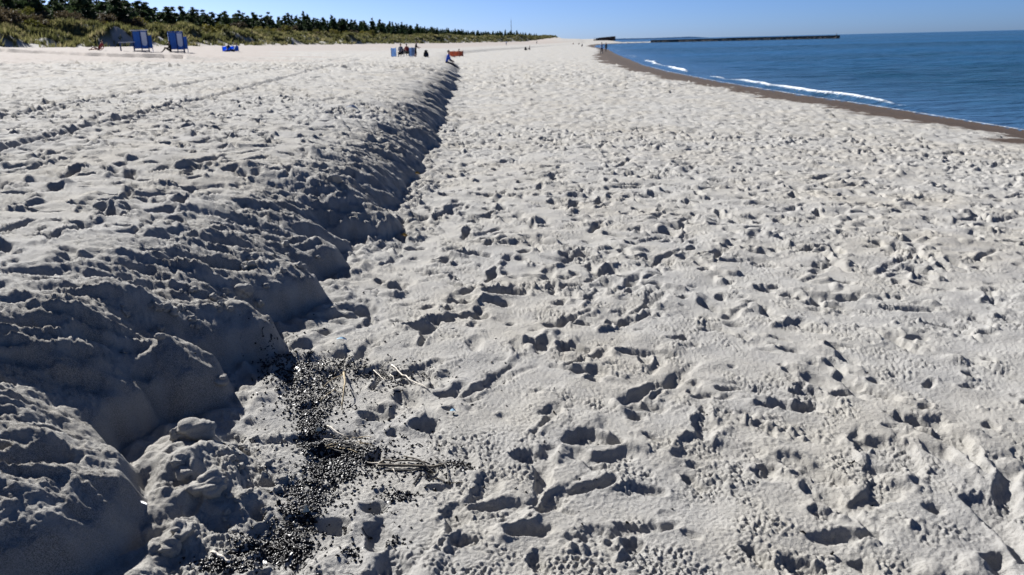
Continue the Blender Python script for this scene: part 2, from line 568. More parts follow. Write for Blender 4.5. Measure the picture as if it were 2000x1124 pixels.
def scarp_sd(x, y):
    """plan distance behind the scarp edge: positive on the raised side"""
    xs = x_scarp(y)
    wob = samp(NS, x * .25 + 3.1, y, 0.012) * 0.070 * np.clip(0.7 + y / 40, .6, 2.2)
    wob = wob + samp(N2, x * .3, y, 0.010) * 0.010
    sd = (xs - 0.10) - x + wob
    for (lx, ly, r) in LOBES:
        d = r - np.hypot(np.maximum(x - lx, 0), y - ly - 0.25 * np.minimum(x - lx, 0))
        k = 0.06
        h_ = np.clip(0.5 + 0.5 * (d - sd) / k, 0, 1)
        sd = sd * (1 - h_) + d * h_ + k * h_ * (1 - h_)
    for (lx, ly, r) in NOTCH:
        d = np.hypot(x - lx, (y - ly) * 1.1) - r
        k = 0.10
        h_ = np.clip(0.5 - 0.5 * (d - sd) / k, 0, 1)
        sd = sd * (1 - h_) + d * h_ - k * h_ * (1 - h_)
    return sd

_tr = [gp(20, 252, .95), gp(250, 206, .95), gp(480, 160, .95), gp(690, 116, .8)]
x_track = curve([(2, -4.7)] + [(p[1], p[0]) for p in _tr] + [(75, -13), (130, -20)])
_lg = [(-60, 67), (-41, 63.6), (-38, 62.8), (-31, 59), (-27, 56.5), (-24, 56), (-21.5, 54.8), (-19, 51.8), (-17, 49.5)]
def y_ledge(x):
    return np.interp(x, [p[0] for p in _lg], [p[1] for p in _lg])

def height(x, y, attrs=None):
    x = np.asarray(x, np.float64)
    y = np.asarray(y, np.float64)
    xw, xf = x_water(y), x_foot(y)
    sd = scarp_sd(x, y)
    drop = -0.22 * sstep(18, 90, y)
    # lower beach down to the water and under it
    dw = x - xw
    s = np.clip((x - x_scarp(y)) / np.maximum(xw - x_scarp(y), 4.0), -0.5, 1.0)
    low = 0.02 + drop * (1 - s) - 0.50 * np.clip(s, 0, 1) ** 1.25
    low = low - sstep(-3.2, 0.0, dw) * (low - WATER_Z) - np.clip(dw, 0, 40) * 0.055
    # upper beach rising to the dune foot
    u = np.maximum(x_scarp(y) - x, 0.0)
    full = np.maximum(x_scarp(y) - xf, 6.0)
    t = np.clip(u / full, 0, 1.0)
    Hs = 0.62 + 0.05 * samp(NS, y, x * 0, 0.03) * np.exp(-np.clip(sd, 0, 50) / 1.2) - 0.12 * sstep(15, 80, y) - 0.25 * sstep(200, 420, y)
    rise = 0.02 * u * np.exp(-u / 6) + 2.05 * t ** 1.25
    # profile of the scarp: short steep foot, then slope, then rounded crest
    far = sstep(5.5, 9.0, y)
    d = np.maximum(sd, 0)
    cliff = 0.16 * sstep(0.0, 0.08, sd) * (1 - far) + 0.06 * sstep(0, .09, sd) * far
    w = 0.95 + 0.02 * far
    rest = 1 - (0.16 * (1 - far) + 0.06 * far)
    slope = rest * (1 - np.exp(-2.0 * (d / w) ** 1.06)) / (1 - math.exp(-2.0 * 2.2))
    prof = cliff + slope
    z = low + Hs * prof + rise * sstep(0.2, 3.0, sd)
    # gullies and slumped spurs on the face
    face = np.exp(-((sd - 0.45) / 0.36) ** 2)
    r0_ = np.hypot(x, y)
    g1 = samp(NT_, x * 0.28 + 7, y - 0.3 * x, 0.0085)
    g2 = samp(NS, x + 3, y * 1.3, 0.006)
    g3 = samp(NT_, x * 0.5 + 2, (y - 0.5 * x), 0.0042)
    z = z + face * (0.024 * g1 + 0.010 * g2 + 0.022 * (0.6 - np.abs(g3)) * (r0_ < 30))
    # apron of fallen sand at the foot
    ap = np.exp(-((sd + 0.10) / 0.16) ** 2)
    z = z + ap * (0.030 + 0.012 * samp(NT_, x, y, 0.004) + 0.003 * samp(N2, x, y, 0.005)) * (sd < 0.25)
    # slump pile in the hollow between the two nearest noses
    ax, ay = -1.26, 2.78
    z = z + 0.13 * np.exp(-(((x - ax) / .24) ** 2 + ((y - ay) / .20) ** 2) ** 1.1)
    z = z + 0.11 * np.exp(-(((x + 1.36) / .10) ** 2 + ((y - 3.02) / .09) ** 2) ** 1.2)
    # trampled relief
    r = np.hypot(x, y)
    mid = samp(MID, x + 13.7, y + 5.1, MID_CELL)
    fw = sstep(16, 40, r)
    if np.any(fw > 0):
        f2 = sstep(75, 130, r)
        wide = 1.75 * samp(MID, x * .52 + 3.7, y * .52 + 1.1, MID_CELL) * (1 - f2) + 2.4 * samp(MIDF, x * .45, y * .45, MID_CELL) * f2
        mid = mid * (1 - fw) + fw * wide
    inn = (sstep(NX0 + .05, NX0 + .9, x) * (1 - sstep(NX1 - .9, NX1 - .05, x)) * sstep(NY0, NY0 + .4, y) * (1 - sstep(NY1 - 2.0, NY1 - .05, y)))
    rel = mid
    if np.any(inn > 0):
        rel = mid * (1 - inn) + near_lookup(x, y) * inn
    firm = sstep(9, 24, u + 4 * samp(N1, x, y, 0.4)) * (x < x_scarp(y)) * sstep(-4, 2, x - xf)
    firm_amt = firm * sstep(16, 34, r)
    wetf = sstep(-3.4, -1.9, 0.9 * (1 - sstep(50, 80, y)) + dw + 0.35 * samp(N1, x, y, 0.05) + 1.6 * np.exp(-((y - 105) / 40) ** 2))
    amt = 1.0 - 0.62 * np.exp(-((sd - 0.36) / 0.32) ** 2) - 0.6 * firm_amt
    amt = amt * (1 - 0.92 * wetf) * (1 - 0.75 * sstep(0, 1.5, xf - x))
    amt = amt * (1 + (0.35 + 0.35 * sstep(7, 14, r) + 0.5 * sstep(16, 40, r)) * sstep(0.4, 1.4, sd) + (0.28 * sstep(4, 8, y) + 0.35 * sstep(8, 18, y) + 0.6 * sstep(16, 40, y)) * (1 - sstep(-.2, .2, sd)))
    amt = amt * (1 - 0.55 * np.exp(-((sd - 0.50) / 0.50) ** 2) * (1 - sstep(4.6, 6.0, y)))
    z = z + rel * amt
    z = z + samp(N1, x + 40, y + 9, 0.02) * 0.005 * (1 - wetf)
    # rough crust on the shaded face and crest
    fr = np.exp(-((sd - 0.5) / 0.45) ** 2) * (r < 25)
    z = z + fr * (samp(N3, x, y, 0.012) * 0.004 + samp(N3, x + 3, y, 0.0036) * 0.0042 + np.clip(samp(N2, x + 9, y + 2, 0.004), 0.9, 3) * 0.006 - .0054)
    # wheel tracks
    xt = x_track(y)
    for off in (0.0, -1.7):
        q = (x - xt - off) / (0.075 + 0.0014 * r)
        z = z + (-(0.05 + .0008 * r) * np.exp(-q ** 4) + 0.022 * np.exp(-((np.abs(q) - 1.5) / .5) ** 2)) * sstep(2, 7, y) * (1 - sstep(60, 110, y))
    # the older ledge cut into the upper beach
    dl = y - y_ledge(x) + 0.30 * samp(NS, x, y * 0, 0.04)
    lm = (1 - sstep(-20, -18, x)) * sstep(-70, -50, x) * (0.85 + .15 * np.clip(samp(NS, x, x * 0, .08), -1, 1))
    z = z + 0.27 * lm * sstep(-0.02, 0.08, dl) * np.exp(-np.clip(dl, 0, 60) / 7.0)
    # dunes
    uf = xf - x
    dn = samp(NS, x, y, 0.16)
    dn2 = samp(NT_, x, y, 0.14)
    ufw = uf + 1.8 * dn
    dune = 2.7 * sstep(0.0, 15.0, ufw) + np.clip(uf - 13, 0, 60) * 0.02
    hum = (0.30 * dn2 + 0.38 * dn) * sstep(0, 5, uf) * (1 - .5 * sstep(25, 45, uf))
    scale = (1 + 0.12 * sstep(250, 600, y)) * (1 - sstep(735, 770, y))
    z = z + (dune + hum) * scale * (uf > -3)
    spit = sstep(545, 640, y) * (1 - sstep(72, 86, x)) * sstep(10, 45, x) * (1 - sstep(760, 900, y))
    z = z + 2.9 * spit * (uf < 0) * sstep(0, 25, xw - x) 
    if attrs is not None:
        attrs['wet'] = wetf
        attrs['firm'] = firm_amt
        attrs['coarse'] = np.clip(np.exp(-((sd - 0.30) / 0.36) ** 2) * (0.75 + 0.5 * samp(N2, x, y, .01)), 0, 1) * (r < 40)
        vm = ufw + 2.5 * samp(NT_, x + 5, y + 3, 0.09)
        attrs['veg'] = sstep(2.6, 5.2, vm) * (1 - 0.9 * sstep(.9, 1.3, samp(NT_, x + 31, y + 17, .06)) * (1 - sstep(14, 22, uf)))
        attrs['uf'] = uf
    return z

def gz(x, y):
    return float(height(np.array([x]), np.array([y]))[0])

# ------------------------------------------------------------------ the ground: one polar sheet, fine near the camera
def ring(rr, step):
    """polar grid; step 2 keeps every second column"""
    az = np.concatenate([np.radians(np.linspace(-180, -75, 41)[:-1]), np.radians(np.linspace(-75, -47, 81)[:-1]), np.radians(np.linspace(-47, 45, 1161)), np.radians(np.linspace(45, 75, 81)[1:]), np.radians(np.linspace(75, 180, 42)[1:-1])])
    az = az[:len(az) // 2 * 2][::step]
    rr = np.array(rr)
    x = (rr[:, None] * np.sin(az)[None, :]).ravel()
    y = (rr[:, None] * np.cos(az)[None, :]).ravel()
    A = {k_: np.empty_like(x) for k_ in ('wet', 'firm', 'coarse', 'veg', 'uf')}
    z = np.empty_like(x)
    for c0 in range(0, len(x), 200000):
        tmp = {}
        z[c0:c0 + 200000] = height(x[c0:c0 + 200000], y[c0:c0 + 200000], tmp)
        for k_ in tmp:
            A[k_][c0:c0 + 200000] = tmp[k_]
    nr, na = len(rr), len(az)
    V = np.stack([x, y, z], -1)
    if step == 1:       # stitch the outer rim to the coarser ring
        rim = V[(nr - 1) * na:]
        rim[1::2] = 0.5 * (rim[0::2] + np.roll(rim[0::2], -1, 0))
    i0 = (np.arange(nr - 1)[:, None] * na + np.arange(na)[None, :])
    i1 = (np.arange(nr - 1)[:, None] * na + ((np.arange(na) + 1) % na)[None, :])
    Q = np.stack([i0, i1, i1 + na, i0 + na], -1).reshape(-1, 4)[:, ::-1]
    return V, Q, A

rr1 = [0.0001, 0.15, 0.3, 0.4] + list(np.arange(0.45, 1.84, 0.022))
r = 1.85
while r < 16:
    rr1.append(r)
    r += min(r * r / 1.65 * 0.00142, 0.0036 * r)
rr1.append(16.0)
rr2 = []
r = 16.0
while r < 1500:
    rr2.append(r)
    r += (0.0046 if r < 45 else 0.0055 if r < 84 else 0.0115) * r
rr2 += [1700, 2100, 2800, 4000, 6500]
V1, Q1, A1 = ring(rr1, 1)
V2, Q2, A2 = ring(rr2, 2)
V = np.concatenate([V1, V2])
quads = np.concatenate([Q1, Q2 + len(V1)])
A = {k_: np.concatenate([A1[k_], A2[k_]]) for k_ in A1}
qd = A['uf'][quads].mean(1)
for nm_, sel in (('beach', qd <= 0.0), ('dunes', qd > 0.0)):
    q = quads[sel]
    ids, inv = np.unique(q, return_inverse=True)
    me = mesh_np(nm_, V[ids], inv.reshape(-1, 4))
    for k_ in ('wet', 'firm', 'coarse', 'veg'):
        fattr(me, k_, A[k_][ids])
    o = link(nm_, me, SAND)
    tag(o, {'beach': 'pale trampled sand beach with a wind-cut scarp', 'dunes': 'grassy sand dunes rising behind the beach'}[nm_], 'beach' if nm_ == 'beach' else 'dune', kind='structure')
del V1, V2, Q1, Q2
del quads, V

# ------------------------------------------------------------------ the sea
def build_sea():
    az = np.concatenate([np.radians(np.linspace(-100, -2, 30)[:-1]), np.radians(np.linspace(-2, 42, 620)), np.radians(np.linspace(42, 150, 40)[1:])])
    rr = []
    r = 8.0
    while r < 1600:
        rr.append(r)
        r += 0.006 * r if r > 16 else .4
    rr = np.array(rr + [2200, 3200, 5000, 9000, 16000, 40000])
    x = (rr[:, None] * np.sin(az)[None, :])
    y = (rr[:, None] * np.cos(az)[None, :])
    dw = x - x_water(y)
    z = np.full_like(x, WATER_Z)
    r2 = np.hypot(x, y)
    on = (r2 < 700)
    # small breaking wave by the beach, broken into lengths
    seg = samp(NS, y * 1.0, y * 0 + 2.0, 0.12)
    ctr = 0.80 + 0.18 * samp(NS, y, y * 0 + 9, 0.08) + 0.012 * np.clip(y - 40, 0, 60)
    amp = np.clip(1.0 + 0.25 * seg, 0.0, 1.4) * sstep(24, 31, y) * (1 - sstep(88, 112, y))
    amp = amp * (1 - 0.85 * np.exp(-((y - 56) / 4.5) ** 4))
    wid = 0.30
    ridge = np.exp(-((dw - ctr) / wid) ** 2)
    z += 0.15 * amp * ridge * on
    foam = np.clip(0.86 * amp * np.exp(-((dw - ctr + 0.06) / (0.12 + .0012 * y)) ** 2), 0, 1.2)
    foam += 0.75 * np.exp(-((dw - 0.07) / 0.10) ** 2) * (1 - sstep(60, 140, y))
    foam += np.clip(samp(N1, x, y, .3) - .6, 0, 1) * np.exp(-((dw - 1.5) / 1.6) ** 2) * sstep(105, 125, y) * (1 - sstep(200, 260, y)) * 0.7
    # gentle swell running in
    ph = dw * 0.55 + 1.2 * samp(N1, x, y, 0.5)
    z += (0.055 * np.sin(ph) + 0.03 * samp(N1, x * .5, y, 0.15)) * sstep(1.6, 7, dw) * on * (1 - sstep(200, 600, r2))
    shal = np.exp(-np.clip(dw, 0, 999) / 5.0) * 0.8
    V = np.stack([x, y, z], -1).reshape(-1, 3)
    n, m = x.shape
    i = np.arange(n - 1)[:, None] * m + np.arange(m - 1)[None, :]
    Q = np.stack([i, i + m, i + m + 1, i + 1], -1).reshape(-1, 4)
    Q = Q[(dw.ravel()[Q] > -6).any(1)]
    ids, inv = np.unique(Q, return_inverse=True)
    me = mesh_np('sea', V[ids], inv.reshape(-1, 4))
    fattr(me, 'foam', foam.ravel()[ids])
    fattr(me, 'shallow', shal.ravel()[ids])
    o = link('sea', me, SEA)
    tag(o, 'calm blue sea with a small white breaker along the shore', 'sea', kind='structure')
build_sea()
#@@REST
def thin(m, fac):
    """let light through thin leaves and blades"""
    src = m.p.inputs['Base Color'].links[0].from_socket
    tr = m.n('ShaderNodeBsdfTranslucent')
    m.l(src, tr.inputs['Color'])
    mx = m.n('ShaderNodeMixShader')
    mx.inputs[0].default_value = fac
    m.l(m.p.outputs[0], mx.inputs[1])
    m.l(tr.outputs[0], mx.inputs[2])
    m.l(mx.outputs[0], m.t.nodes['Material Output'].inputs['Surface'])

# ------------------------------------------------------------------ dune grass (nobody could count it)
GRASS = NT('marram_grass')
_oi = GRASS.attr('tint')
GRASS.l(GRASS.ramp(_oi, [(0.0, (0.048, 0.054, 0.018)), (0.45, (0.115, 0.114, 0.042)), (0.8, (0.19, 0.175, 0.075)), (1.0, (0.26, 0.22, 0.12))]), GRASS.p.inputs['Base Color'])
GRASS.p.inputs['Roughness'].default_value = 0.7
thin(GRASS, .45)
def build_grass():
    rng = np.random.default_rng(77)
    n = 75000
    # denser near: sample along-coast position with 1/y weighting
    y = 55 * np.exp(rng.random(n) * math.log(735 / 55))
    uf = rng.random(n) ** 0.8 * 34 - 0.5
    x = x_foot(y) - uf
    at_ = {}
    z = height(x, y, at_)
    keep = (rng.random(n) < np.clip(at_['veg'] * 1.1 + 0.012, 0, 1)) & (np.degrees(np.arctan2(x, y)) > -46)
    x, y, z = x[keep], y[keep], z[keep]
    tone = np.clip(0.45 + 0.22 * samp(NT_, x, y, .12) + rng.normal(0, .16, len(x)), 0, 1)
    r = np.hypot(x, y)
    B = 5
    V, T = [], []
    for b in range(B):
        hgt = (0.30 + 0.40 * rng.random(len(x))) * (1 + r / 900)
        wd = 0.035 + 0.00055 * r
        th = rng.random(len(x)) * 6.28
        lean = rng.normal(0.15, 0.22, len(x))
        ox, oy = rng.normal(0, .14, len(x)), rng.normal(0, .14, len(x))
        cx, cy = np.cos(th) * wd, np.sin(th) * wd
        p0 = np.stack([x + ox - cx, y + oy - cy, z - .06], -1)
        p1 = np.stack([x + ox + cx, y + oy + cy, z - .06], -1)
        p2 = np.stack([x + ox + lean * hgt + rng.normal(0, .1, len(x)), y + oy + rng.normal(0, .22, len(x)) * hgt, z + hgt], -1)
        V.append(np.stack([p0, p1, p2], 1).reshape(-1, 3))
        T.append(np.repeat(np.clip(tone + rng.normal(0, .1, len(x)), 0, 1), 3))
    V = np.concatenate(V)
    F = np.arange(len(V)).reshape(-1, 3)
    me = mesh_np('dune_grass', V, F, False)
    fattr(me, 'tint', np.concatenate(T))
    o = link('dune_grass', me, GRASS.m)
    tag(o, 'olive marram grass covering the dunes', 'grass', kind='stuff')
build_grass()

# ------------------------------------------------------------------ trees and shrubs
def leaf_mat(name, lo, hi, tr=0.0):
    m = NT(name)
    ob = m.n('ShaderNodeObjectInfo').outputs['Random']
    tc = m.n('ShaderNodeTexCoord').outputs['Object']
    f = m.math('ADD', m.math('MULTIPLY', m.noise(1.3, 3, .6, tc), 0.75), m.math('MULTIPLY', ob, 0.3))
    m.l(m.ramp(f, [(0.3, lo), (0.75, hi)]), m.p.inputs['Base Color'])
    m.p.inputs['Roughness'].default_value = 0.75
    m.p.inputs['Specular IOR Level'].default_value = 0.2
    thin(m, .35)
    return m.m
M_PINE = leaf_mat('pine_needles', (0.022, 0.042, 0.020), (0.060, 0.085, 0.035))
M_BROWN = leaf_mat('brown_twigs', (0.045, 0.036, 0.022), (0.10, 0.078, 0.045))
M_YEL = leaf_mat('yellowing_leaves', (0.080, 0.088, 0.020), (0.19, 0.165, 0.040))
M_BARK = plain('pine_bark', (0.10, 0.065, 0.045), .9, .35, 5)

def clump_mesh(name, centres, leaf, per, rng, upright=0.3):
    V, F = [], []
    for (c, rad) in centres:
        for _ in range(per):
            d = rng.normal(0, 1, 3)
            d /= np.linalg.norm(d) + 1e-6
            p = np.asarray(c) + d * rad * rng.random() ** 0.45 * np.array([1, 1, .8])
            a = rng.normal(0, 1, 3) + np.array([0, 0, upright])
            a /= np.linalg.norm(a) + 1e-6
            b = np.cross(a, rng.normal(0, 1, 3))
            b /= np.linalg.norm(b) + 1e-6
            s = leaf * rng.uniform(.6, 1.4)
            i = len(V)
            V += [p - b * s * .45 - a * s * .3, p + b * s * .45 - a * s * .3, p + a * s]
            F.append((i, i + 1, i + 2))
    return mesh_np(name, V, F, False)

def pine_variant(k):
    rng = np.random.default_rng(300 + k)
    h = 7.0
    cs = []
    base = rng.uniform(.03, .16)
    levels = 11
    for l in range(levels):
        t = base + (1 - base) * (l / (levels - 1))
        R = (1.0 - (t - base) / (1.02 - base)) ** rng.uniform(.6, .9) * rng.uniform(1.5, 2.1) + .14
        nb = max(1, int(8 * (1 - t) + 2))
        for b in range(nb):
            if rng.random() < .05:
                continue
            a = rng.random() * 6.28
            q = R * rng.uniform(.35, 1.0)
            cs.append(((math.cos(a) * q, math.sin(a) * q, h * t + rng.normal(0, .18)), rng.uniform(.42, .78) * (1.05 - .5 * t)))
    crown = clump_mesh('pine_crown', cs, .34, 34, rng, .5)
    crown.materials.append(M_PINE)
    bm = bmesh.new()
    lean = rng.normal(0, .15)
    tube(bm, [(0, 0, -.4), (0, 0, .3), (lean * .4, 0, h * .4), (lean, .05, h * .92)], [.17, .13, .09, .02], 7)
    for _ in range(12):
        t = rng.uniform(base, .85)
        a = rng.random() * 6.28
        q = (1 - t) * 1.7 + .2
        tube(bm, [(lean * t, 0, h * t), (lean * t + math.cos(a) * q, math.sin(a) * q, h * t + .25)], [.045, .012], 5)
    trunk = bm_mesh('pine_trunk', bm, True)
    trunk.materials.append(M_BARK)
    return crown, trunk, None

def shrub_variant(k, mat):
    rng = np.random.default_rng(500 + k)
    cs = []
    for _ in range(20):
        a = rng.random() * 6.28
        q = rng.random() ** .5 * 1.5
        cs.append(((math.cos(a) * q, math.sin(a) * q, .35 + rng.random() * (2.1 - .75 * q)), rng.uniform(.3, .6)))
    crown = clump_mesh('shrub_crown', cs, .17, 60, rng, .6)
    crown.materials.append(mat)
    bm = bmesh.new()
    for _ in range(9):
        a = rng.random() * 6.28
        q = rng.uniform(.5, 1.4)
        tube(bm, [(0, 0, -.3), (math.cos(a) * q * .4, math.sin(a) * q * .4, .8), (math.cos(a) * q, math.sin(a) * q, 1.9 - .4 * q)], [.05, .035, .012], 5)
    st = bm_mesh('shrub_stems', bm, True)
    st.materials.append(M_BARK)
    return crown, st

def plant_tree(name, label, cat, group, x, y, sc, szz, rz, crown, stem, cn, sn, limbs=None):
    z = gz(x, y)
    e = empty(name, (x, y, z - 0.05), rz)
    e.scale = (sc, sc, szz)
    c = link(cn, crown, None, e)
    t = link(sn, stem, None, e)
    if limbs is not None:
        link('limbs', limbs, None, t)
    tag(e, label, cat, group)
    return e

PINES = [pine_variant(k) for k in range(7)]
rngT = np.random.default_rng(909)
placed = 0
def ridge_h(y):
    return 1.0 - 0.06 * sstep(140, 300, y) - 0.34 * sstep(300, 560, y)
rows = [(24.0, 2.2), (28.0, 1.9), (32.0, 2.0), (37.0, 2.3)]
for off, step in rows:
    y = 52.0 + rngT.random() * 3
    while y < 330 and placed < 296:
        yy = y + rngT.normal(0, .9)
        xx = float(x_foot(yy)) - off + rngT.normal(0, 1.6)
        if math.degrees(math.atan2(xx, yy)) > -41:
            # the near end of the wood is hidden low behind brown scrub
            sc = rngT.uniform(.58, .98) * float(ridge_h(yy))
            crown, stem, limbs = PINES[rngT.integers(len(PINES))]
            tall = rngT.uniform(.80, 1.05)
            if off < 26:
                lab, grp = 'bushy dark pine along the seaward edge of the coastal wood', 'pines at the seaward edge of the wood'
            elif tall * sc > 0.80:
                lab, grp = 'tall dark pine whose top stands clear above the coastal wood', 'tall pines rising out of the wood'
            else:
                lab, grp = 'dark pine deep in the coastal wood behind its front edge', 'pines inside the wood'
            plant_tree('pine_tree', lab, 'pine tree', grp,
                       xx, yy, sc * rngT.uniform(1.3, 1.85), sc * tall, rngT.random() * 6.28, crown, stem, 'crown', 'trunk', limbs)
            placed += 1
        y += step * (0.6 + y / 190.0) * rngT.uniform(.7, 1.3)

# the far wood reads as one mass
def far_wood():
    Vs, Fs = [], []
    n0 = 0
    data = []
    for crown, stem, limbs in PINES:
        v = np.empty(len(crown.vertices) * 3, np.float32)
        crown.vertices.foreach_get('co', v)
        v = v.reshape(-1, 3, 3)
        data.append(v[::4].reshape(-1, 3))
    y = 300.0
    while y < 728:
        for off in (22, 27, 32, 38):
            yy = y + rngT.normal(0, 2)
            xx = float(x_foot(yy)) - off + rngT.normal(0, 2)
            fall = 1 - .55 * float(sstep(670, 735, yy))
            sc = rngT.uniform(.75, 1.15) * float(ridge_h(yy)) * fall
            v = data[rngT.integers(len(data))]
            a = rngT.random() * 6.28
            ca, sa = math.cos(a), math.sin(a)
            w = np.stack([v[:, 0] * ca - v[:, 1] * sa, v[:, 0] * sa + v[:, 1] * ca, v[:, 2]], -1)
            c = w.reshape(-1, 3, 3).mean(1, keepdims=True)
            w = ((w.reshape(-1, 3, 3) - c) * 2.0 + c).reshape(-1, 3)
            w = w * sc + np.array([xx, yy, gz(xx, yy) - .2])
            Vs.append(w)
        y += 4.2
    V = np.concatenate(Vs)
    me = mesh_np('far_pine_wood', V, np.arange(len(V)).reshape(-1, 3), False)
    o = link('far_pine_wood', me, M_PINE)
    tag(o, 'far pine wood fading along the coast', 'wood', kind='stuff')
far_wood()

SHB = [shrub_variant(k, M_BROWN) for k in range(3)]
SHY = [shrub_variant(10 + k, M_YEL) for k in range(3)]
for i in range(62):
    yy = 56 + 62 * (i / 62.0) + rngT.normal(0, 1.5)
    off = rngT.uniform(15.5, 22.5)
    xx = float(x_foot(yy)) - off
    if math.degrees(math.atan2(xx, yy)) < -41:
        continue
    c, st = SHB[rngT.integers(3)]
    sc = rngT.uniform(.85, 1.35)
    plant_tree('brown_shrub', 'dark brown leafless scrub on the dune crest below the pines', 'shrub', 'brown scrub on the dune crest', xx, yy, sc * 1.1, sc * .95, rngT.random() * 6, c, st, 'foliage', 'stems')
for i in range(64):
    yy = 100 + 240 * (i / 64.0) ** 1.25 + rngT.normal(0, 2)
    off = rngT.uniform(14.5, 21)
    xx = float(x_foot(yy)) - off
    yel = rngT.random() < .62
    c, st = (SHY if yel else SHB)[rngT.integers(3)]
    sc = rngT.uniform(.75, 1.45)
    if yel:
        plant_tree('yellow_shrub', 'yellow green autumn shrub at the edge of the pine wood', 'shrub', 'yellowing shrubs along the wood', xx, yy, sc, sc * .9, rngT.random() * 6, c, st, 'foliage', 'stems')
    else:
        plant_tree('brown_shrub', 'brown shrub among yellowing bushes at the wood edge', 'shrub', 'brown shrubs along the wood edge', xx, yy, sc, sc * .9, rngT.random() * 6, c, st, 'foliage', 'stems')

# ------------------------------------------------------------------ harbour pier, wall, mast and far headland
M_CONC = plain('dark_concrete', (0.10, 0.094, 0.086), .9, .5, .6, .3, .4)
M_TOP = plain('pale_concrete', (0.33, 0.30, 0.26), .9, .2, .8, .3, .2)
M_RUST = plain('rusty_sheet_piling', (0.07, 0.048, 0.04), .85, .4, .8)
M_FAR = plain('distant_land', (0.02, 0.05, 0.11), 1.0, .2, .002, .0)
M_STEEL = plain('galvanised_steel', (0.35, 0.36, 0.37), .6, .15, 3)

def build_pier():
    a = Vector((100.0, 572.0, 0))
    b = Vector(at(1640, 74, 520.0))
    b.z = 0
    e = empty('harbour_pier', (a.x, a.y, WATER_Z), math.atan2(b.y - a.y, b.x - a.x))
    L = (b - a).length
    rng = random.Random(3)
    bm = bmesh.new()
    n = 24
    for i in range(n):
        box(bm, (i * L / n + .05, -2.6, -3.5), ((i + 1) * L / n - .05, 2.6, 1.5 + rng.uniform(-.06, .06)), .08)
    link('wall', bm_mesh('pier_wall', bm), M_CONC, e)
    bm = bmesh.new()
    box(bm, (0, -2.2, 1.45), (L * .42, 2.2, 1.72), .05)
    link('walkway', bm_mesh('pier_walkway', bm), M_TOP, e)
    bm = bmesh.new()
    box(bm, (L * .42 + .1, -1.0, 1.45), (L, 1.4, 1.85), .08)
    link('parapet', bm_mesh('pier_parapet', bm), M_CONC, e)
    bm = bmesh.new()
    for i in range(230):
        x = rng.uniform(0, L)
        s = rng.uniform(.35, .9)
        r = bmesh.ops.create_icosphere(bm, subdivisions=1, radius=s)
        o_ = Vector((x, -3.0 - rng.random() * 1.4, rng.uniform(-.3, .5)))
        for v in r['verts']:
            v.co = Vector((v.co.x * rng.uniform(.8, 1.2), v.co.y * rng.uniform(.8, 1.2), v.co.z * .8)) + o_
    k = link('rock_armour', bm_mesh('pier_rocks', bm), M_CONC, e)
    tag(k, kind='stuff')
    bm = bmesh.new()
    tube(bm, [(L - 2, 0, 1.7), (L - 2, 0, 3.0)], [.25, .2], 10)
    link('beacon_post', bm_mesh('pier_beacon', bm), M_CONC, e)
    tag(e, 'long low dark concrete pier reaching out into the sea', 'pier')
build_pier()

def build_wall():
    p = at(1170, 79, 600.0)
    z = gz(p[0], p[1]) - .5
    e = empty('sheet_pile_wall', (p[0], p[1], z))
    e.scale = (1, 1, .8)
    for i in range(9):
        bm = bmesh.new()
        h = 1.4 + 2.2 * (i / 8.0) ** .4
        x0 = -4 + i * 1.75
        o_ = .35 * (i % 2)
        box(bm, (x0, -.5 + o_, 0), (x0 + 1.72, .5 + o_, h), .04)
        link('pile_panel', bm_mesh('pile_panel', bm), M_RUST, e)
    bm = bmesh.new()
    vs = [bm.verts.new(q) for q in ((-4, -.62, 2.3), (11.75, -.62, 3.61), (11.75, 1.0, 3.61), (-4, 1.0, 2.3), (-4, -.62, 2.5), (11.75, -.62, 3.85), (11.75, 1.0, 3.85), (-4, 1.0, 2.5))]
    for f in ((0, 3, 2, 1), (4, 5, 6, 7), (0, 1, 5, 4), (1, 2, 6, 5), (2, 3, 7, 6), (3, 0, 4, 7)):
        bm.faces.new([vs[q] for q in f])
    link('capping_beam', bm_mesh('capping_beam', bm), M_CONC, e)
    tag(e, 'dark rusty wedge-shaped retaining wall at the far end of the beach', 'wall')
build_wall()

def build_headland():
    rng = random.Random(8)
    bm = bmesh.new()
    Y = 9000.0
    xs0, xs1 = at(1150, 76, Y)[0], at(1384, 73, Y)[0]
    n = 60
    rowsv = []
    for i in range(n + 1):
        t = i / n
        hh = (13 + 2 * math.sin(t * 9) + rng.uniform(-1.2, 1.2)) * min(1, (1 - t) * 9)
        x = xs0 + (xs1 - xs0) * t
        rowsv.append([bm.verts.new((x, Y - 150, -1.5)), bm.verts.new((x, Y - 60, max(hh * .8, -1))), bm.verts.new((x, Y + 200, max(hh, -.9))), bm.verts.new((x, Y + 900, -1.5))])
    for i in range(n):
        for k in range(3):
            bm.faces.new((rowsv[i][k], rowsv[i + 1][k], rowsv[i + 1][k + 1], rowsv[i][k + 1]))
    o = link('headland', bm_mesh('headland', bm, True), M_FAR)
    tag(o, 'faint blue wooded headland on the horizon', 'headland', kind='structure')
build_headland()

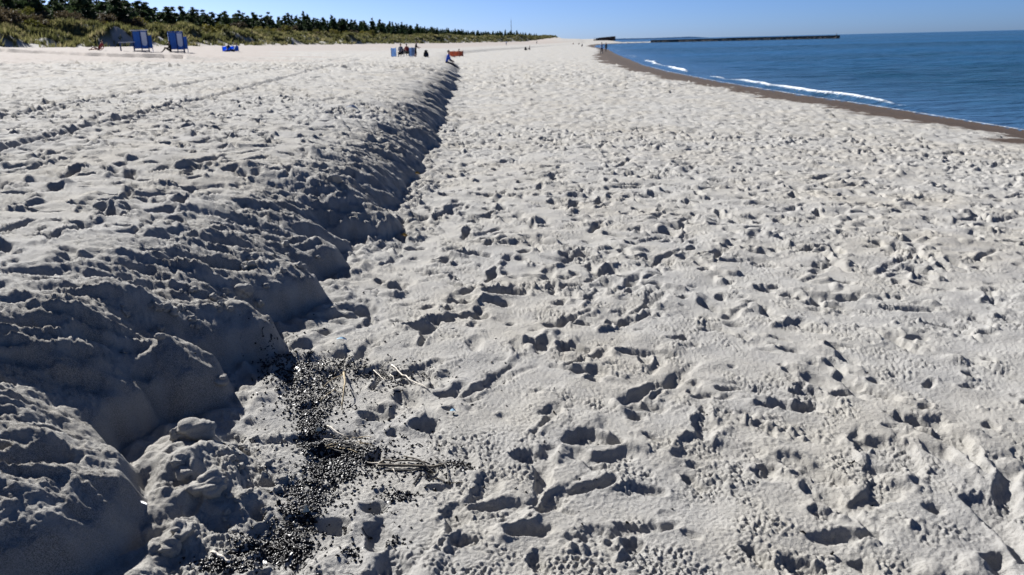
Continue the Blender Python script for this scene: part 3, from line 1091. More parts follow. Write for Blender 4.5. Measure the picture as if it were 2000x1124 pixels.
def build_mast():
    Y = 715.0
    tp = at(998, 39, Y)
    x = tp[0]
    xm = min(x, float(x_foot(Y)) - 12)
    z0 = gz(xm, Y)
    hgt = tp[2] - z0
    e = empty('radio_mast', (xm, Y, z0))
    bm = bmesh.new()
    for a in range(3):
        q = a * 2.094
        tube(bm, [(math.cos(q) * .35, math.sin(q) * .35, -.3), (math.cos(q) * .12, math.sin(q) * .12, hgt)], [.11, .07], 5)
    n = 24
    for i in range(n):
        z = hgt * i / n
        z1 = hgt * (i + 1) / n
        r0, r1 = .35 - .23 * i / n, .35 - .23 * (i + 1) / n
        for a in range(3):
            q, q2 = a * 2.094, (a + 1) * 2.094
            tube(bm, [(math.cos(q) * r0, math.sin(q) * r0, z), (math.cos(q2) * r1, math.sin(q2) * r1, z1)], [.05, .05], 4)
    link('lattice', bm_mesh('mast_lattice', bm), M_STEEL, e)
    bm = bmesh.new()
    tube(bm, [(0, 0, hgt - .2), (0, 0, hgt + 1.6)], [.05, .03], 6)
    link('antenna', bm_mesh('mast_antenna', bm), M_STEEL, e)
    tag(e, 'thin lattice radio mast rising above the far trees', 'mast')
build_mast()

# ------------------------------------------------------------------ changing cabins
M_BLUE = plain('blue_painted_board', (0.026, 0.13, 0.45), .55, .15, 3, .4)
M_BLUE2 = plain('dark_blue_paint', (0.010, 0.035, 0.13), .6, .15, 3, .4)
M_WHITE = plain('white_board', (0.68, 0.70, 0.76), .6, .06, 4, .3)
M_ROOF = plain('pale_roof', (0.72, 0.74, 0.76), .5, .06, 4, .3)
def cabin(px, py, Y, label, roof, sx):
    x, y, _ = at(px, py, Y)
    z = gz(x, y)
    e = empty('changing_cabin', (x, y, z), math.radians(24))
    def part(nm, mat, boxes, bev=.012):
        bm = bmesh.new()
        for lo, hi in boxes:
            box(bm, lo, hi, bev)
        return link(nm, bm_mesh('cabin_' + nm, bm), mat, e)
    # posts
    for cx, cy in ((-.78, -.70), (.78, -.70), (-.78, .72), (.78, .72), (.02, -.70)):
        part('post', M_BLUE2, [((cx - .05, cy - .05, -.15), (cx + .05, cy + .05, 2.30))])
    part('base_frame', M_BLUE2, [((-.84, -.76, .02), (.84, -.64, .12)), ((-.84, .66, .02), (.84, .78, .12)), ((-.84, -.63, .021), (-.72, .65, .119)), ((.72, -.63, .021), (.84, .65, .119))])
    for i in range(6):
        part('wall_board', M_BLUE, [((-.725, -.745, .34 + i * .315), (-.035, -.705, .65 + i * .315))], .006)
    for i in range(6):
        part('side_board', M_BLUE, [((-.83, -.645, .34 + i * .315), (-.79, .665, .65 + i * .315))], .006)
    for i in range(6):
        part('back_board', M_BLUE, [((-.725, .69, .34 + i * .315), (.725, .73, .65 + i * .315))], .006)
    fwall = part('front_wall', M_BLUE, [((.075, -.742, .30), (.725, -.702, 2.24))])
    # pale advertising panel, rounded at the bottom
    bm = bmesh.new()
    prof = [(.12, 2.12), (.12, .95)] + [(.40 - .28 * math.cos(t), .95 - .34 * math.sin(t)) for t in np.linspace(.1, math.pi - .1, 9)] + [(.68, .95), (.68, 2.12)]
    f1 = [bm.verts.new((a, -.775, b)) for a, b in prof]
    f2 = [bm.verts.new((a, -.746, b)) for a, b in prof]
    bm.faces.new(f1)
    bm.faces.new(f2[::-1])
    for i in range(len(prof)):
        j = (i + 1) % len(prof)
        bm.faces.new((f1[j], f1[i], f2[i], f2[j]))
    bmesh.ops.recalc_face_normals(bm, faces=bm.faces)
    link('notice_panel', bm_mesh('cabin_panel', bm), M_WHITE, fwall)
    if roof:
        part('roof', M_ROOF, [((-.95, -.88, 2.302), (.95, .88, 2.37))])
    else:
        part('top_rail', M_BLUE, [((-.86, -.78, 2.302), (.86, -.64, 2.36)), ((-.86, .66, 2.302), (.86, .80, 2.36))])
    part('wing_wall', M_BLUE, [((.84, -.06, .34), (1.22, -.02, 1.75)), ((1.16, -.08, -.1), (1.23, -.061, 1.80)), ((.79, -.10, .45), (.839, .02, .55)), ((.79, -.10, 1.5), (.839, .02, 1.6))])
    e.scale = (sx * .84, sx * .84, sx * .86)
    tag(e, label, 'cabin')
    return e
cabin(277, 96, 83.0, 'blue beach changing cabin with a pale flat roof', True, 1.0)
cabin(346, 95, 85.0, 'blue beach changing cabin with open top and dark figure beside it', False, 1.0)

def bench(px, py, Y):
    x, y, _ = at(px, py, Y)
    e = empty('beach_bench', (x, y, gz(x, y)), .35)
    for i in range(3):
        bm = bmesh.new()
        box(bm, (-.75, -.22 + i * .155, .86), (.75, -.08 + i * .155, .91), .01)
        link('seat_slat', bm_mesh('bench_slat', bm), M_ROOF, e)
    for cx in (-.6, .6):
        bm = bmesh.new()
        box(bm, (cx - .05, -.2, -.15), (cx + .05, .2, .858), .01)
        link('leg', bm_mesh('bench_leg', bm), M_BLUE2, e)
    tag(e, 'pale topped high bench beside the roofed blue cabin', 'bench')
bench(249, 95, 82.0)

# ------------------------------------------------------------------ people
SKIN = plain('skin', (0.42, 0.25, 0.18), .6, .08, 8)
DARK = plain('black_cloth', (0.012, 0.012, 0.015), .9, .3, 12)
NAVY = plain('navy_cloth', (0.012, 0.018, 0.045), .9, .3, 12)
ROYAL = plain('royal_blue_cloth', (0.015, 0.085, 0.50), .8, .2, 10)
LIGHTB = plain('pale_blue_cloth', (0.30, 0.40, 0.55), .85, .15, 10)
GREYC = plain('grey_cloth', (0.16, 0.18, 0.24), .85, .2, 10)
REDC = plain('red_cloth', (0.30, 0.04, 0.04), .85, .2, 10)
HAIRD = plain('dark_hair', (0.025, 0.018, 0.013), .7, .3, 40)

POSES = {
    'stand': dict(hip=.93, lean=0, kn=[(.0, .48), (.0, .48)], ft=[(.0, .05), (.0, .05)], arms=[((.02, 1.12), (.08, .88)), ((.02, 1.12), (.08, .88))]),
    'walk': dict(hip=.92, lean=.03, kn=[(.16, .50), (-.02, .49)], ft=[(.27, .06), (-.30, .10)], arms=[((-.10, 1.14), (-.06, .90)), ((.10, 1.14), (.22, .94))]),
    'bend': dict(hip=.92, lean=.10, kn=[(.06, .49), (-.02, .49)], ft=[(-.02, .05), (-.16, .06)], arms=[((.18, 1.16), (.40, 1.10)), ((.14, 1.14), (.34, 1.02))]),
    'sit': dict(hip=.12, lean=.04, kn=[(.42, .42), (.40, .40)], ft=[(.70, .06), (.66, .06)], arms=[((.20, .36), (.38, .42)), ((.20, .36), (.36, .40))]),
    'chair': dict(hip=.46, lean=-.06, kn=[(.44, .50), (.44, .48)], ft=[(.52, .06), (.56, .06)], arms=[((.10, .70), (.34, .66)), ((.10, .70), (.34, .66))]),
    'sitlong': dict(hip=.12, lean=-.10, kn=[(.46, .22), (.46, .20)], ft=[(.90, .06), (.92, .06)], arms=[((.05, .34), (.28, .26)), ((.05, .34), (.26, .26))]),
    'edge': dict(hip=.12, lean=.16, kn=[(.46, .02), (.45, .0)], ft=[(.92, -.42), (.88, -.47)], arms=[((.26, .32), (.44, .22)), ((.26, .32), (.44, .20))]),
    'lie': dict(hip=.12, lean=-.42, kn=[(.40, .34), (.44, .14)], ft=[(.72, .06), (.88, .06)], arms=[((-.42, .22), (-.22, .08)), ((-.42, .22), (-.2, .08))]),
}
def person(x, y, rz, pose, top, legs, hair, label, group=None, shins=None, fore=None, z=None, scale=1.0):
    """one continuous skinned body; +Y of the figure is the way it faces"""
    P = POSES[pose]
    fore = fore or top
    shins = shins or legs
    hip, ln = P['hip'], P['lean']
    sh = hip + .50
    J, R, E, Mt = [], [], [], []
    def j(p, r, m, par=None):
        J.append(p)
        R.append(r)
        Mt.append(m)
        if par is not None:
            E.append((par, len(J) - 1))
        return len(J) - 1
    pel = j((0, 0, hip), (.135, .105), legs)
    wa = j((0, ln * .3, hip + .18), (.125, .095), top, pel)
    ch = j((0, ln * .75, hip + .38), (.150, .110), top, wa)
    nb = j((0, ln * 1.0, sh + .03), (.075, .07), top, ch)
    nk = j((0, ln * 1.1 + .01, sh + .10), (.052, .055), SKIN, nb)
    hd = j((0, ln * 1.15 + .035, sh + .19), (.075, .092), SKIN, nk)
    ht = j((0, ln * 1.15 + .03, sh + .27), (.070, .085), SKIN, hd)
    for k, sg in enumerate((-1, 1)):
        s_ = j((sg * .17, ln * .95, sh - .01), (.066, .066), top, nb)
        (ey, ez), (wy, wz) = P['arms'][k]
        e_ = j((sg * .215, ey, ez), (.047, .047), top, s_)
        w_ = j((sg * .20, wy, wz), (.032, .036), fore, e_)
        dy, dz = wy - ey, wz - ez
        L_ = math.hypot(dy, dz) + 1e-6
        pa = j((sg * .195, wy + dy / L_ * .07, wz + dz / L_ * .07), (.018, .036), SKIN, w_)
        for f_ in range(4):
            o_ = (f_ - 1.5) * .018
            j((sg * .195 + .004 * f_, wy + dy / L_ * (.15 - .006 * abs(f_ - 1)) - dz / L_ * o_, wz + dz / L_ * (.15 - .006 * abs(f_ - 1)) + dy / L_ * o_ - .012), (.008, .008), SKIN, pa)
        j((sg * .165, wy + dy / L_ * .085 + .02, wz + dz / L_ * .085), (.009, .009), SKIN, w_)
        h_ = j((sg * .095, .0, hip - .07 if hip > .5 else hip), (.095, .095), legs, pel)
        ky, kz = P['kn'][k]
        fy, fz = P['ft'][k]
        k_ = j((sg * .11, ky, kz), (.062, .064), legs, h_)
        c_ = j((sg * .11, ky * .65 + fy * .35, kz * .65 + fz * .35), (.056, .058), shins, k_)
        a_ = j((sg * .11, fy, fz + .05), (.038, .042), shins, c_)
        j((sg * .125, fy + .15, fz + .0), (.04, .028), DARK, a_)
    me = bpy.data.meshes.new('body')
    me.from_pydata(J, E, [])
    ob = bpy.data.objects.new('body_tmp', me)
    COL.objects.link(ob)
    md = ob.modifiers.new('s', 'SKIN')
    for i, r in enumerate(R):
        me.skin_vertices[0].data[i].radius = r
        me.skin_vertices[0].data[i].use_root = (i == 0)
    md.use_smooth_shade = True
    sb = ob.modifiers.new('u', 'SUBSURF')
    sb.levels = sb.render_levels = 1
    dg = bpy.context.evaluated_depsgraph_get()
    nm = bpy.data.meshes.new_from_object(ob.evaluated_get(dg))
    bpy.data.objects.remove(ob)
    mats = []
    for m in Mt:
        if m not in mats:
            mats.append(m)
    nm.materials.clear()
    for m in mats:
        nm.materials.append(m)
    JJ = np.array(J)
    seg = [(JJ[a], JJ[b], Mt[b]) for a, b in E]
    for p in nm.polygons:
        c = np.array(p.center)
        best, bm_ = 9, None
        for a, b, m in seg:
            d = b - a
            t = np.clip(np.dot(c - a, d) / (np.dot(d, d) + 1e-9), 0, 1)
            q = np.linalg.norm(c - a - d * t)
            if q < best:
                best, bm_ = q, m
        p.material_index = mats.index(bm_)
        p.use_smooth = True
    zz = gz(x, y) if z is None else z
    e = empty('person', (x, y, zz), rz)
    e.scale = (scale,) * 3
    link('body', nm, None, e)
    # hair cap
    bm = bmesh.new()
    r = bmesh.ops.create_icosphere(bm, subdivisions=2, radius=1)
    hc = Vector(J[ht])
    for v in r['verts']:
        n = v.co.copy()
        v.co = Vector((n.x * .088, n.y * .104 - .012, n.z * .092)) + hc + Vector((0, -.012, .012))
        if n.y > .25 and n.z < .35:
            v.co.y -= .06
        if n.z < -.3:
            v.co.z = hc.z - .05
    link('hair', bm_mesh('hair', bm, True), hair, e)
    tag(e, label, 'person', group)
    return e

def gp_it(px, py):
    """where a picture point meets the real ground"""
    d = ray(px, py)
    ts = np.geomspace(1.5, 900, 6000)
    h = height(d[0] * ts, d[1] * ts)
    zz = CAM_H + d[2] * ts
    i = int(np.argmax(zz < h))
    return float(d[0] * ts[i]), float(d[1] * ts[i])

# seated on the edge of the scarp
ey = 60.0
for ex in np.arange(-7.5, -2.0, .03):
    if scarp_sd(np.array([ex]), np.array([ey]))[0] < 0.55:
        break
ex = float(ex)
person(ex, ey, math.radians(-97), 'edge', ROYAL, NAVY, HAIRD, fore=NAVY, label='person in a bright blue jacket sitting on the edge of the sand scarp')

gY = 88.0
def camp_chair(x, y, rz, label):
    e = empty('camp_chair', (x, y, gz(x, y)), rz)
    bm = bmesh.new()
    box(bm, (-.27, -.24, .30), (.27, .30, .34), .012)
    link('seat', bm_mesh('chair_seat', bm), DARK, e)
    bm = bmesh.new()
    box(bm, (-.27, -.30, .34), (.27, -.26, .86), .012)
    link('backrest', bm_mesh('chair_back', bm), NAVY, e)
    for sx in (-.27, .27):
        for sy in (-.26, .28):
            bm = bmesh.new()
            tube(bm, [(sx, -sy * .9, -.05), (sx, sy, .52 if sy > 0 else .6)], [.014, .014], 6)
            link('leg', bm_mesh('chair_leg', bm, True), M_STEEL, e)
        bm = bmesh.new()
        box(bm, (sx - .03, -.26, .52), (sx + .03, .30, .555), .01)
        link('armrest', bm_mesh('chair_arm', bm), DARK, e)
    tag(e, label, 'chair')
def g88(px, dy=0.0):
    x, y, _ = at(px, 106, gY + dy)
    return x, y
x, y = g88(783)
camp_chair(x, y, math.radians(175), 'dark camp chair under the person in grey')
person(x, y, math.radians(175), 'chair', GREYC, DARK, HAIRD, 'person in grey top sitting in a camp chair between pale blue windbreaks', scale=1.08)
x, y = g88(795)
camp_chair(x, y, math.radians(195), 'dark camp chair under the person in dull red')
person(x, y, math.radians(195), 'chair', REDC, DARK, HAIRD, 'person in dull red top sitting in a camp chair beside the person in grey', scale=1.0)
x, y = g88(812, .2)
person(x, y, math.radians(-90), 'bend', DARK, DARK, HAIRD, 'standing person in black top reaching forward with bare legs', shins=SKIN, fore=SKIN)

def windbreak(pts, h, mat, label, group=None, bulge=.05, cat='windbreak'):
    """poles with sagging cloth between them; pts in world plan"""
    bx, by = pts[0]
    zb = sum(gz(px, py) for px, py in pts) / len(pts)
    e = empty('windbreak', (bx, by, zb))
    base = [(px - bx, py - by, 0.0) for px, py in pts]
    for (a, b, c) in base:
        bm = bmesh.new()
        tube(bm, [(a, b, c - .25), (a, b, c + h + .08)], [.022, .018], 7)
        link('pole', bm_mesh('windbreak_pole', bm, True), M_STEEL, e)
    for i in range(len(base) - 1):
        p, q = Vector(base[i]), Vector(base[i + 1])
        d = q - p
        nrm = Vector((-d.y, d.x, 0)).normalized()
        bm = bmesh.new()
        NU, NV = 8, 5
        for side in (0, 1):
            g = []
            for u in range(NU + 1):
                row = []
                for v in range(NV + 1):
                    a, b = u / NU, v / NV
                    pt = p.lerp(q, a) + Vector((0, 0, .04 + b * (h - .04) - .05 * math.sin(math.pi * a) * b))
                    pt += nrm * (bulge * math.sin(math.pi * a) * math.sin(math.pi * (.2 + .6 * b)) + (.006 if side else -.006))
                    row.append(bm.verts.new(pt))
                g.append(row)
            for u in range(NU):
                for v in range(NV):
                    f = (g[u][v], g[u + 1][v], g[u + 1][v + 1], g[u][v + 1])
                    bm.faces.new(f if side else f[::-1])
        link('cloth_panel', bm_mesh('windbreak_panel', bm, True), mat, e)
    tag(e, label, cat, group)

def canvas(name, col):
    m = NT(name)
    f = m.noise(4, 4, .6, m.n('ShaderNodeTexCoord').outputs['Object'])
    c = m.ramp(f, [(.3, [v * .8 for v in col]), (.7, [min(1, v * 1.2) for v in col])])
    m.l(c, m.p.inputs['Base Color'])
    m.p.inputs['Roughness'].default_value = .85
    tr = m.n('ShaderNodeBsdfTranslucent')
    m.l(c, tr.inputs['Color'])
    mx = m.n('ShaderNodeMixShader')
    mx.inputs[0].default_value = .55
    m.l(m.p.outputs[0], mx.inputs[1])
    m.l(tr.outputs[0], mx.inputs[2])
    m.l(mx.outputs[0], m.t.nodes['Material Output'].inputs['Surface'])
    return m.m
WB = canvas('pale_blue_canvas', (0.27, 0.38, 0.56))
WO = canvas('orange_canvas', (0.44, 0.19, 0.12))
WC = canvas('bright_blue_canvas', (0.03, 0.24, 0.80))
windbreak([g88(764, .2), g88(774, .9)], .95, WB, 'pale blue windbreak panel beside the seated person in grey')
windbreak([g88(798, 1.0), g88(805, .9), g88(811, .4)], .95, WB, 'pale blue windbreak of two panels behind the standing person')
x, y = g88(832, .5)
def bag(x, y, label):
    e = empty('rucksack', (x, y, gz(x, y)), .4)
    bm = bmesh.new()
    box(bm, (-.26, -.19, 0), (.26, .19, .62), .1)
    for v in bm.verts:
        t = v.co.z / .62
        v.co.x *= 1.08 - .28 * t * t
        v.co.y *= 1.1 - .3 * t
    sk = link('sack', bm_mesh('bag_sack', bm, True), DARK, e)
    bm = bmesh.new()
    box(bm, (-.17, -.30, .06), (.17, -.17, .34), .05)
    link('front_pocket', bm_mesh('bag_pocket', bm, True), NAVY, sk)
    bm = bmesh.new()
    box(bm, (-.2, -.16, .58), (.2, .17, .72), .06)
    link('lid', bm_mesh('bag_lid', bm, True), DARK, e)
    bm = bmesh.new()
    tube(bm, [(-.06, 0, .70), (-.05, 0, .78), (.05, 0, .78), (.06, 0, .70)], [.012] * 4, 6)
    link('handle', bm_mesh('bag_handle', bm, True), DARK, e)
    tag(e, label, 'bag')
bag(x, y, 'large black bag standing on the sand beside the standing person')

oY = 120.0
def oo(px, dy=0):
    x, y, _ = at(px, 97, oY + dy)
    return x, y
windbreak([oo(877), oo(886, .5), oo(896, .5), oo(904.5)], .80, WO, 'orange windbreak standing on the sand above the scarp')
x, y = oo(897, 2.0)
person(x, y, math.radians(90), 'sit', GREYC, NAVY, HAIRD, 'person sitting behind the orange windbreak', scale=1.15)

bY = 98.0
def bb(px, dy=0):
    x, y, _ = at(px, 95, bY + dy)
    return x, y
windbreak([bb(434), bb(442, 1.0), bb(456, 1.0), bb(466)], .62, WC, 'bright blue low windbreak by the foot of the dunes')
x, y = bb(444, -.2)
person(x, y, math.radians(180), 'lie', NAVY, ROYAL, HAIRD, 'person in navy lying inside the bright blue windbreak')
x, y = bb(456, .3)
person(x, y, math.radians(140), 'lie', LIGHTB, NAVY, HAIRD, 'person in pale blue reclining inside the bright blue windbreak')

x, y, _ = at(192, 96, 80.0)
person(x, y, math.radians(90), 'lie', REDC, SKIN, HAIRD, 'sunbather in red lying on the sand near the cabins')
x, y, _ = at(333, 95, 84.2)
person(x, y, math.radians(120), 'sit', DARK, DARK, HAIRD, 'person in black sitting against the open topped cabin', scale=1.15)

# people along the far beach
for (px, py, pose, rz, top, legs, lab) in [
        (1175, 107, 'walk', 0.1, LIGHTB, NAVY, 'person in pale blue top walking along the waterline'),
        (1183.5, 102.5, 'walk', -.1, DARK, DARK, 'person in black walking beside a companion in pale blue'),
        (1035, 98.5, 'sit', 1.6, DARK, DARK, 'person in black sitting on the sand next to dark bags'),
        (1048.5, 87.0, 'stand', 0.4, GREYC, NAVY, 'person in grey standing far along the upper beach'),
        (989, 90, 'walk', .4, LIGHTB, GREYC, 'distant person in pale clothes walking below the dunes'),
        (1120, 87.5, 'sit', 2.2, REDC, DARK, 'distant person in red sitting on the far sand'),
        (1131, 87.8, 'sit', 2.5, DARK, NAVY, 'distant person in black top sitting beside another'),
        (1137, 91.5, 'sit', 2.8, NAVY, DARK, 'person in navy sitting on the sand short of the far shore')]:
    x, y = gp_it(px, py)
    person(x, y, rz, pose, top, legs, HAIRD, lab)
x, y = gp_it(1026.5, 98.8)
bag(x, y, 'dark bag lying beside the person in black on open sand')

# ------------------------------------------------------------------ things lying near the camera
M_WRACK = NT('black_wrack')
_t = M_WRACK.pos()
M_WRACK.l(M_WRACK.ramp(M_WRACK.noise(60, 3, .6, _t), [(0.35, (0.003, 0.003, 0.004)), (0.7, (0.013, 0.012, 0.012))]), M_WRACK.p.inputs['Base Color'])
M_WRACK.p.inputs['Roughness'].default_value = 0.36
M_WRACK.p.inputs['Specular IOR Level'].default_value = 0.25
def build_wrack():
    rng = np.random.default_rng(17)
    pts = []
    cl = [(600, 735, 30, 14, 260), (650, 722, 40, 9, 240), (700, 728, 28, 6, 90), (600, 765, 30, 16, 330), (645, 775, 26, 18, 170), (590, 800, 22, 14, 170),
          (610, 830, 15, 18, 330), (612, 860, 16, 14, 260), (640, 880, 26, 10, 230), (690, 888, 30, 9, 260), (660, 905, 34, 14, 420), (650, 925, 30, 10, 260),
          (610, 965, 26, 14, 300), (590, 990, 20, 16, 260), (590, 1020, 22, 12, 150), (560, 1050, 26, 14, 200), (530, 1075, 30, 10, 190), (500, 1085, 26, 8, 120),
          (580, 1085, 24, 14, 130), (440, 1112, 30, 7, 170), (800, 735, 34, 12, 90), (765, 745, 22, 12, 70), (900, 912, 22, 6, 60), (795, 972, 14, 5, 46),
          (765, 975, 14, 6, 26), (768, 1060, 10, 8, 22), (690, 1090, 14, 9, 26), (680, 860, 80, 60, 90), (720, 800, 90, 70, 70), (560, 720, 30, 18, 160),
          (740, 940, 80, 40, 60), (560, 900, 60, 60, 70), (850, 860, 120, 60, 40), (760, 880, 50, 20, 60), (620, 1040, 40, 60, 60), (540, 735, 20, 14, 120),
          (820, 930, 60, 14, 60), (700, 1000, 80, 50, 40), (800, 640, 120, 60, 30), (1250, 900, 300, 130, 26)]
    for (px, py, sx, sy, n) in cl:
        for _ in range(int(n * 1.3)):
            pts.append(gp(px + rng.normal(0, sx), py + rng.normal(0, sy)))
    pts = np.array(pts)
    z = height(pts[:, 0], pts[:, 1])
    t = (1 + 5 ** .5) / 2
    iv = np.array([(-1, t, 0), (1, t, 0), (-1, -t, 0), (1, -t, 0), (0, -1, t), (0, 1, t), (0, -1, -t), (0, 1, -t), (t, 0, -1), (t, 0, 1), (-t, 0, -1), (-t, 0, 1)]) / math.hypot(1, t)
    fi = np.array([(0, 11, 5), (0, 5, 1), (0, 1, 7), (0, 7, 10), (0, 10, 11), (1, 5, 9), (5, 11, 4), (11, 10, 2), (10, 7, 6), (7, 1, 8), (3, 9, 4), (3, 4, 2), (3, 2, 6), (3, 6, 8), (3, 8, 9), (4, 9, 5), (2, 4, 11), (6, 2, 10), (8, 6, 7), (9, 8, 1)])
    V, F = [], []
    for k, (p, zz) in enumerate(zip(pts, z)):
        s = rng.uniform(.0026, .0062) * (1.35 if rng.random() < .12 else 1)
        e = np.array([s * rng.uniform(1.0, 1.9), s * rng.uniform(.7, 1.1), s * rng.uniform(.5, .9)])
        a = rng.normal(0, .5)
        b = rng.random() * 6.28
        v = iv * e * rng.uniform(.85, 1.15, (12, 1))
        v = np.stack([v[:, 0] * math.cos(a) - v[:, 2] * math.sin(a), v[:, 1], v[:, 0] * math.sin(a) + v[:, 2] * math.cos(a)], -1)
        v = np.stack([v[:, 0] * math.cos(b) - v[:, 1] * math.sin(b), v[:, 0] * math.sin(b) + v[:, 1] * math.cos(b), v[:, 2]], -1)
        F.append(fi + len(V) * 12)
        V.append(v + np.array([p[0], p[1], zz + s * rng.uniform(.1, 1.0)]))
    nb = len(V) * 12
    for k in range(450):
        p, zz = pts[rng.integers(len(pts))], 0
        a = rng.random() * 6.28
        L, wd = rng.uniform(.012, .045), rng.uniform(.0012, .004)
        bend = rng.normal(0, .5)
        rib = []
        for i in range(4):
            t = i / 3.0
            aa = a + bend * t
            q = np.array([p[0] + rng.normal(0, .0015) + math.cos(aa) * L * t, p[1] + math.sin(aa) * L * t])
            n_ = np.array([-math.sin(aa), math.cos(aa)]) * wd
            rib += [q - n_, q + n_]
        rib = np.array(rib)
        rz_ = height(rib[:, 0], rib[:, 1]) + .004 + .010 * rng.random() * np.repeat(np.sin(np.linspace(.3, 2.8, 4)), 2)
        V.append(np.column_stack([rib, rz_]))
        for i in range(3):
            b0 = nb + 2 * i
            F.append(np.array([(b0, b0 + 1, b0 + 3), (b0, b0 + 3, b0 + 2)]))
        nb += 8
    me = mesh_np('black_wrack', np.concatenate(V), np.concatenate(F))
    o = link('black_wrack', me, M_WRACK.m)
    tag(o, 'glossy black mussel and seaweed fragments strewn on the sand', 'wrack', kind='stuff')
build_wrack()

M_PALE = plain('bleached_stick', (0.55, 0.50, 0.42), .7, .2, 30)
M_STRAW = plain('dry_straw', (0.33, 0.26, 0.15), .75, .35, 40)
M_BLACKR = plain('black_reed', (0.018, 0.015, 0.012), .6, .5, 40)
M_GREYW = plain('grey_driftwood', (0.10, 0.085, 0.065), .8, .5, 60, .3, .5)
def stick(name, pp, r0, r1, mat, label, cat, group=None, lift=.006, bow=.0, flat=.8):
    """a stem lying on the sand; pp are picture points on the ground"""
    g = [gp(*p) for p in pp]
    pts = []
    for i in range(len(g) - 1):
        for k in range(5):
            t = k / 5.0
            pts.append((g[i][0] * (1 - t) + g[i + 1][0] * t, g[i][1] * (1 - t) + g[i + 1][1] * t))
    pts.append(g[-1])
    q = np.array(pts)
    z = height(q[:, 0], q[:, 1])
    zs = np.linspace(z[0], z[-1], len(z))
    zz = np.maximum(.35 * z + .65 * zs, z - r0 * .2) + lift
    m = len(pts)
    x0, y0 = pts[0]
    z0 = float(z[0])
    bm = bmesh.new()
    rng = random.Random(int(pp[0][0] * 7 + pp[0][1]))
    r0, r1 = (r0 * .62, r1 * .62) if name == 'driftwood' else (r0 * .78, r1 * .78)
    tube(bm, [(a - x0 + rng.uniform(-.001, .001), b - y0, c - z0 + bow * math.sin(math.pi * i / (m - 1))) for i, ((a, b), c) in enumerate(zip(pts, zz))],
         [r0 + (r1 - r0) * i / (m - 1) for i in range(m)], 6, flat)
    o = link(name, bm_mesh(name, bm, True), mat)
    o.location = (x0, y0, z0)
    tag(o, label, cat, group)
    return o

stick('stick', [(765, 715), (800, 745), (840, 767)], .0062, .0035, M_PALE, 'long curved white stick lying across the sand by the black wrack', 'stick', bow=.01)
stick('reed_stem', [(672, 735), (676, 770), (668, 802)], .007, .004, M_STRAW, 'pale bent reed stem standing out of the black wrack', 'reed', bow=.05, flat=.5)
stick('reed_stem', [(632, 762), (655, 752), (676, 738)], .004, .003, M_STRAW, 'short straw leaning against the bent pale reed', 'reed', bow=.03)
stick('reed_stem', [(626, 790), (650, 775), (672, 760)], .004, .002, M_STRAW, 'thin straw across the wrack below the bent reed', 'reed', bow=.02)
stick('reed_stem', [(729, 722), (745, 738), (756, 748)], .004, .002, M_PALE, 'small pale twig left of the long white stick', 'twig', bow=.01)
stick('reed_stem', [(762, 727), (768, 740), (770, 752)], .003, .002, M_PALE, 'tiny white twig standing in dark wrack by the long stick', 'twig', bow=.02)
stick('reed_stem', [(640, 838), (660, 853), (684, 861)], .0045, .003, M_PALE, 'pale curved straw above the dark reed bundle', 'twig', bow=.02)
stick('reed_stem', [(625, 862), (648, 866), (672, 864)], .004, .003, M_PALE, 'pale straw lying on shiny black wrack', 'twig', bow=.01)
stick('reed_stem', [(715, 900), (735, 899), (745, 901)], .005, .004, M_PALE, 'stubby pale straw at the end of the driftwood', 'twig')
stick('reed_stem', [(766, 921), (770, 930), (773, 938)], .003, .002, M_PALE, 'single upright pale splinter beside the driftwood pile', 'twig', bow=.02)
stick('reed_stem', [(415, 1092), (432, 1101), (450, 1110)], .0075, .0065, M_PALE, 'thick short white stick half buried at the scarp foot', 'stick', lift=.012)
stick('driftwood', [(738, 913), (780, 914), (830, 916), (872, 913)], .013, .009, M_GREYW, 'grey driftwood stalk, thickest of the pile on open sand', 'driftwood', lift=.010)
stick('driftwood', [(742, 906), (790, 906), (840, 912)], .009, .006, M_GREYW, 'second grey driftwood stalk lying along the thickest one', 'driftwood', lift=.016)
stick('driftwood', [(752, 920), (800, 921), (850, 918)], .008, .005, M_BLACKR, 'black stalk tucked under the grey driftwood', 'driftwood', lift=.006)
stick('driftwood', [(790, 900), (820, 910), (850, 925)], .007, .005, M_GREYW, 'split grey slat crossing the driftwood pile', 'driftwood', lift=.022)
stick('driftwood', [(850, 900), (872, 917), (878, 948)], .007, .004, M_BLACKR, 'bent black root hanging over the driftwood end', 'driftwood', lift=.012)
stick('driftwood', [(870, 908), (900, 911), (922, 914)], .006, .003, M_BLACKR, 'thin black tip pointing away from the driftwood', 'driftwood', lift=.008)
stick('driftwood', [(822, 926), (815, 938), (808, 950)], .012, .008, M_BLACKR, 'broad black chip of bark below the driftwood', 'bark', lift=.006, flat=.35)
stick('driftwood', [(845, 936), (875, 944), (905, 948)], .004, .003, M_GREYW, 'thin grey twig below the driftwood tip', 'twig', lift=.004)
rs = random.Random(21)
for i in range(26):
    px, py = rs.uniform(632, 700), rs.uniform(858, 885)
    a = rs.uniform(-.7, .5)
    L = rs.uniform(14, 42)
    stick('reed_stem', [(px, py), (px + L * .5, py - L * .5 * math.sin(a) * .6), (px + L * math.cos(a), py - L * math.sin(a) * .6)], .0045, .0025, M_BLACKR if rs.random() < .7 else M_STRAW,
          'dark dry reed stem in the tangle on the black wrack', 'reed', 'reeds tangled on the wrack', lift=rs.uniform(.006, .028), bow=rs.uniform(0, .015), flat=.5)
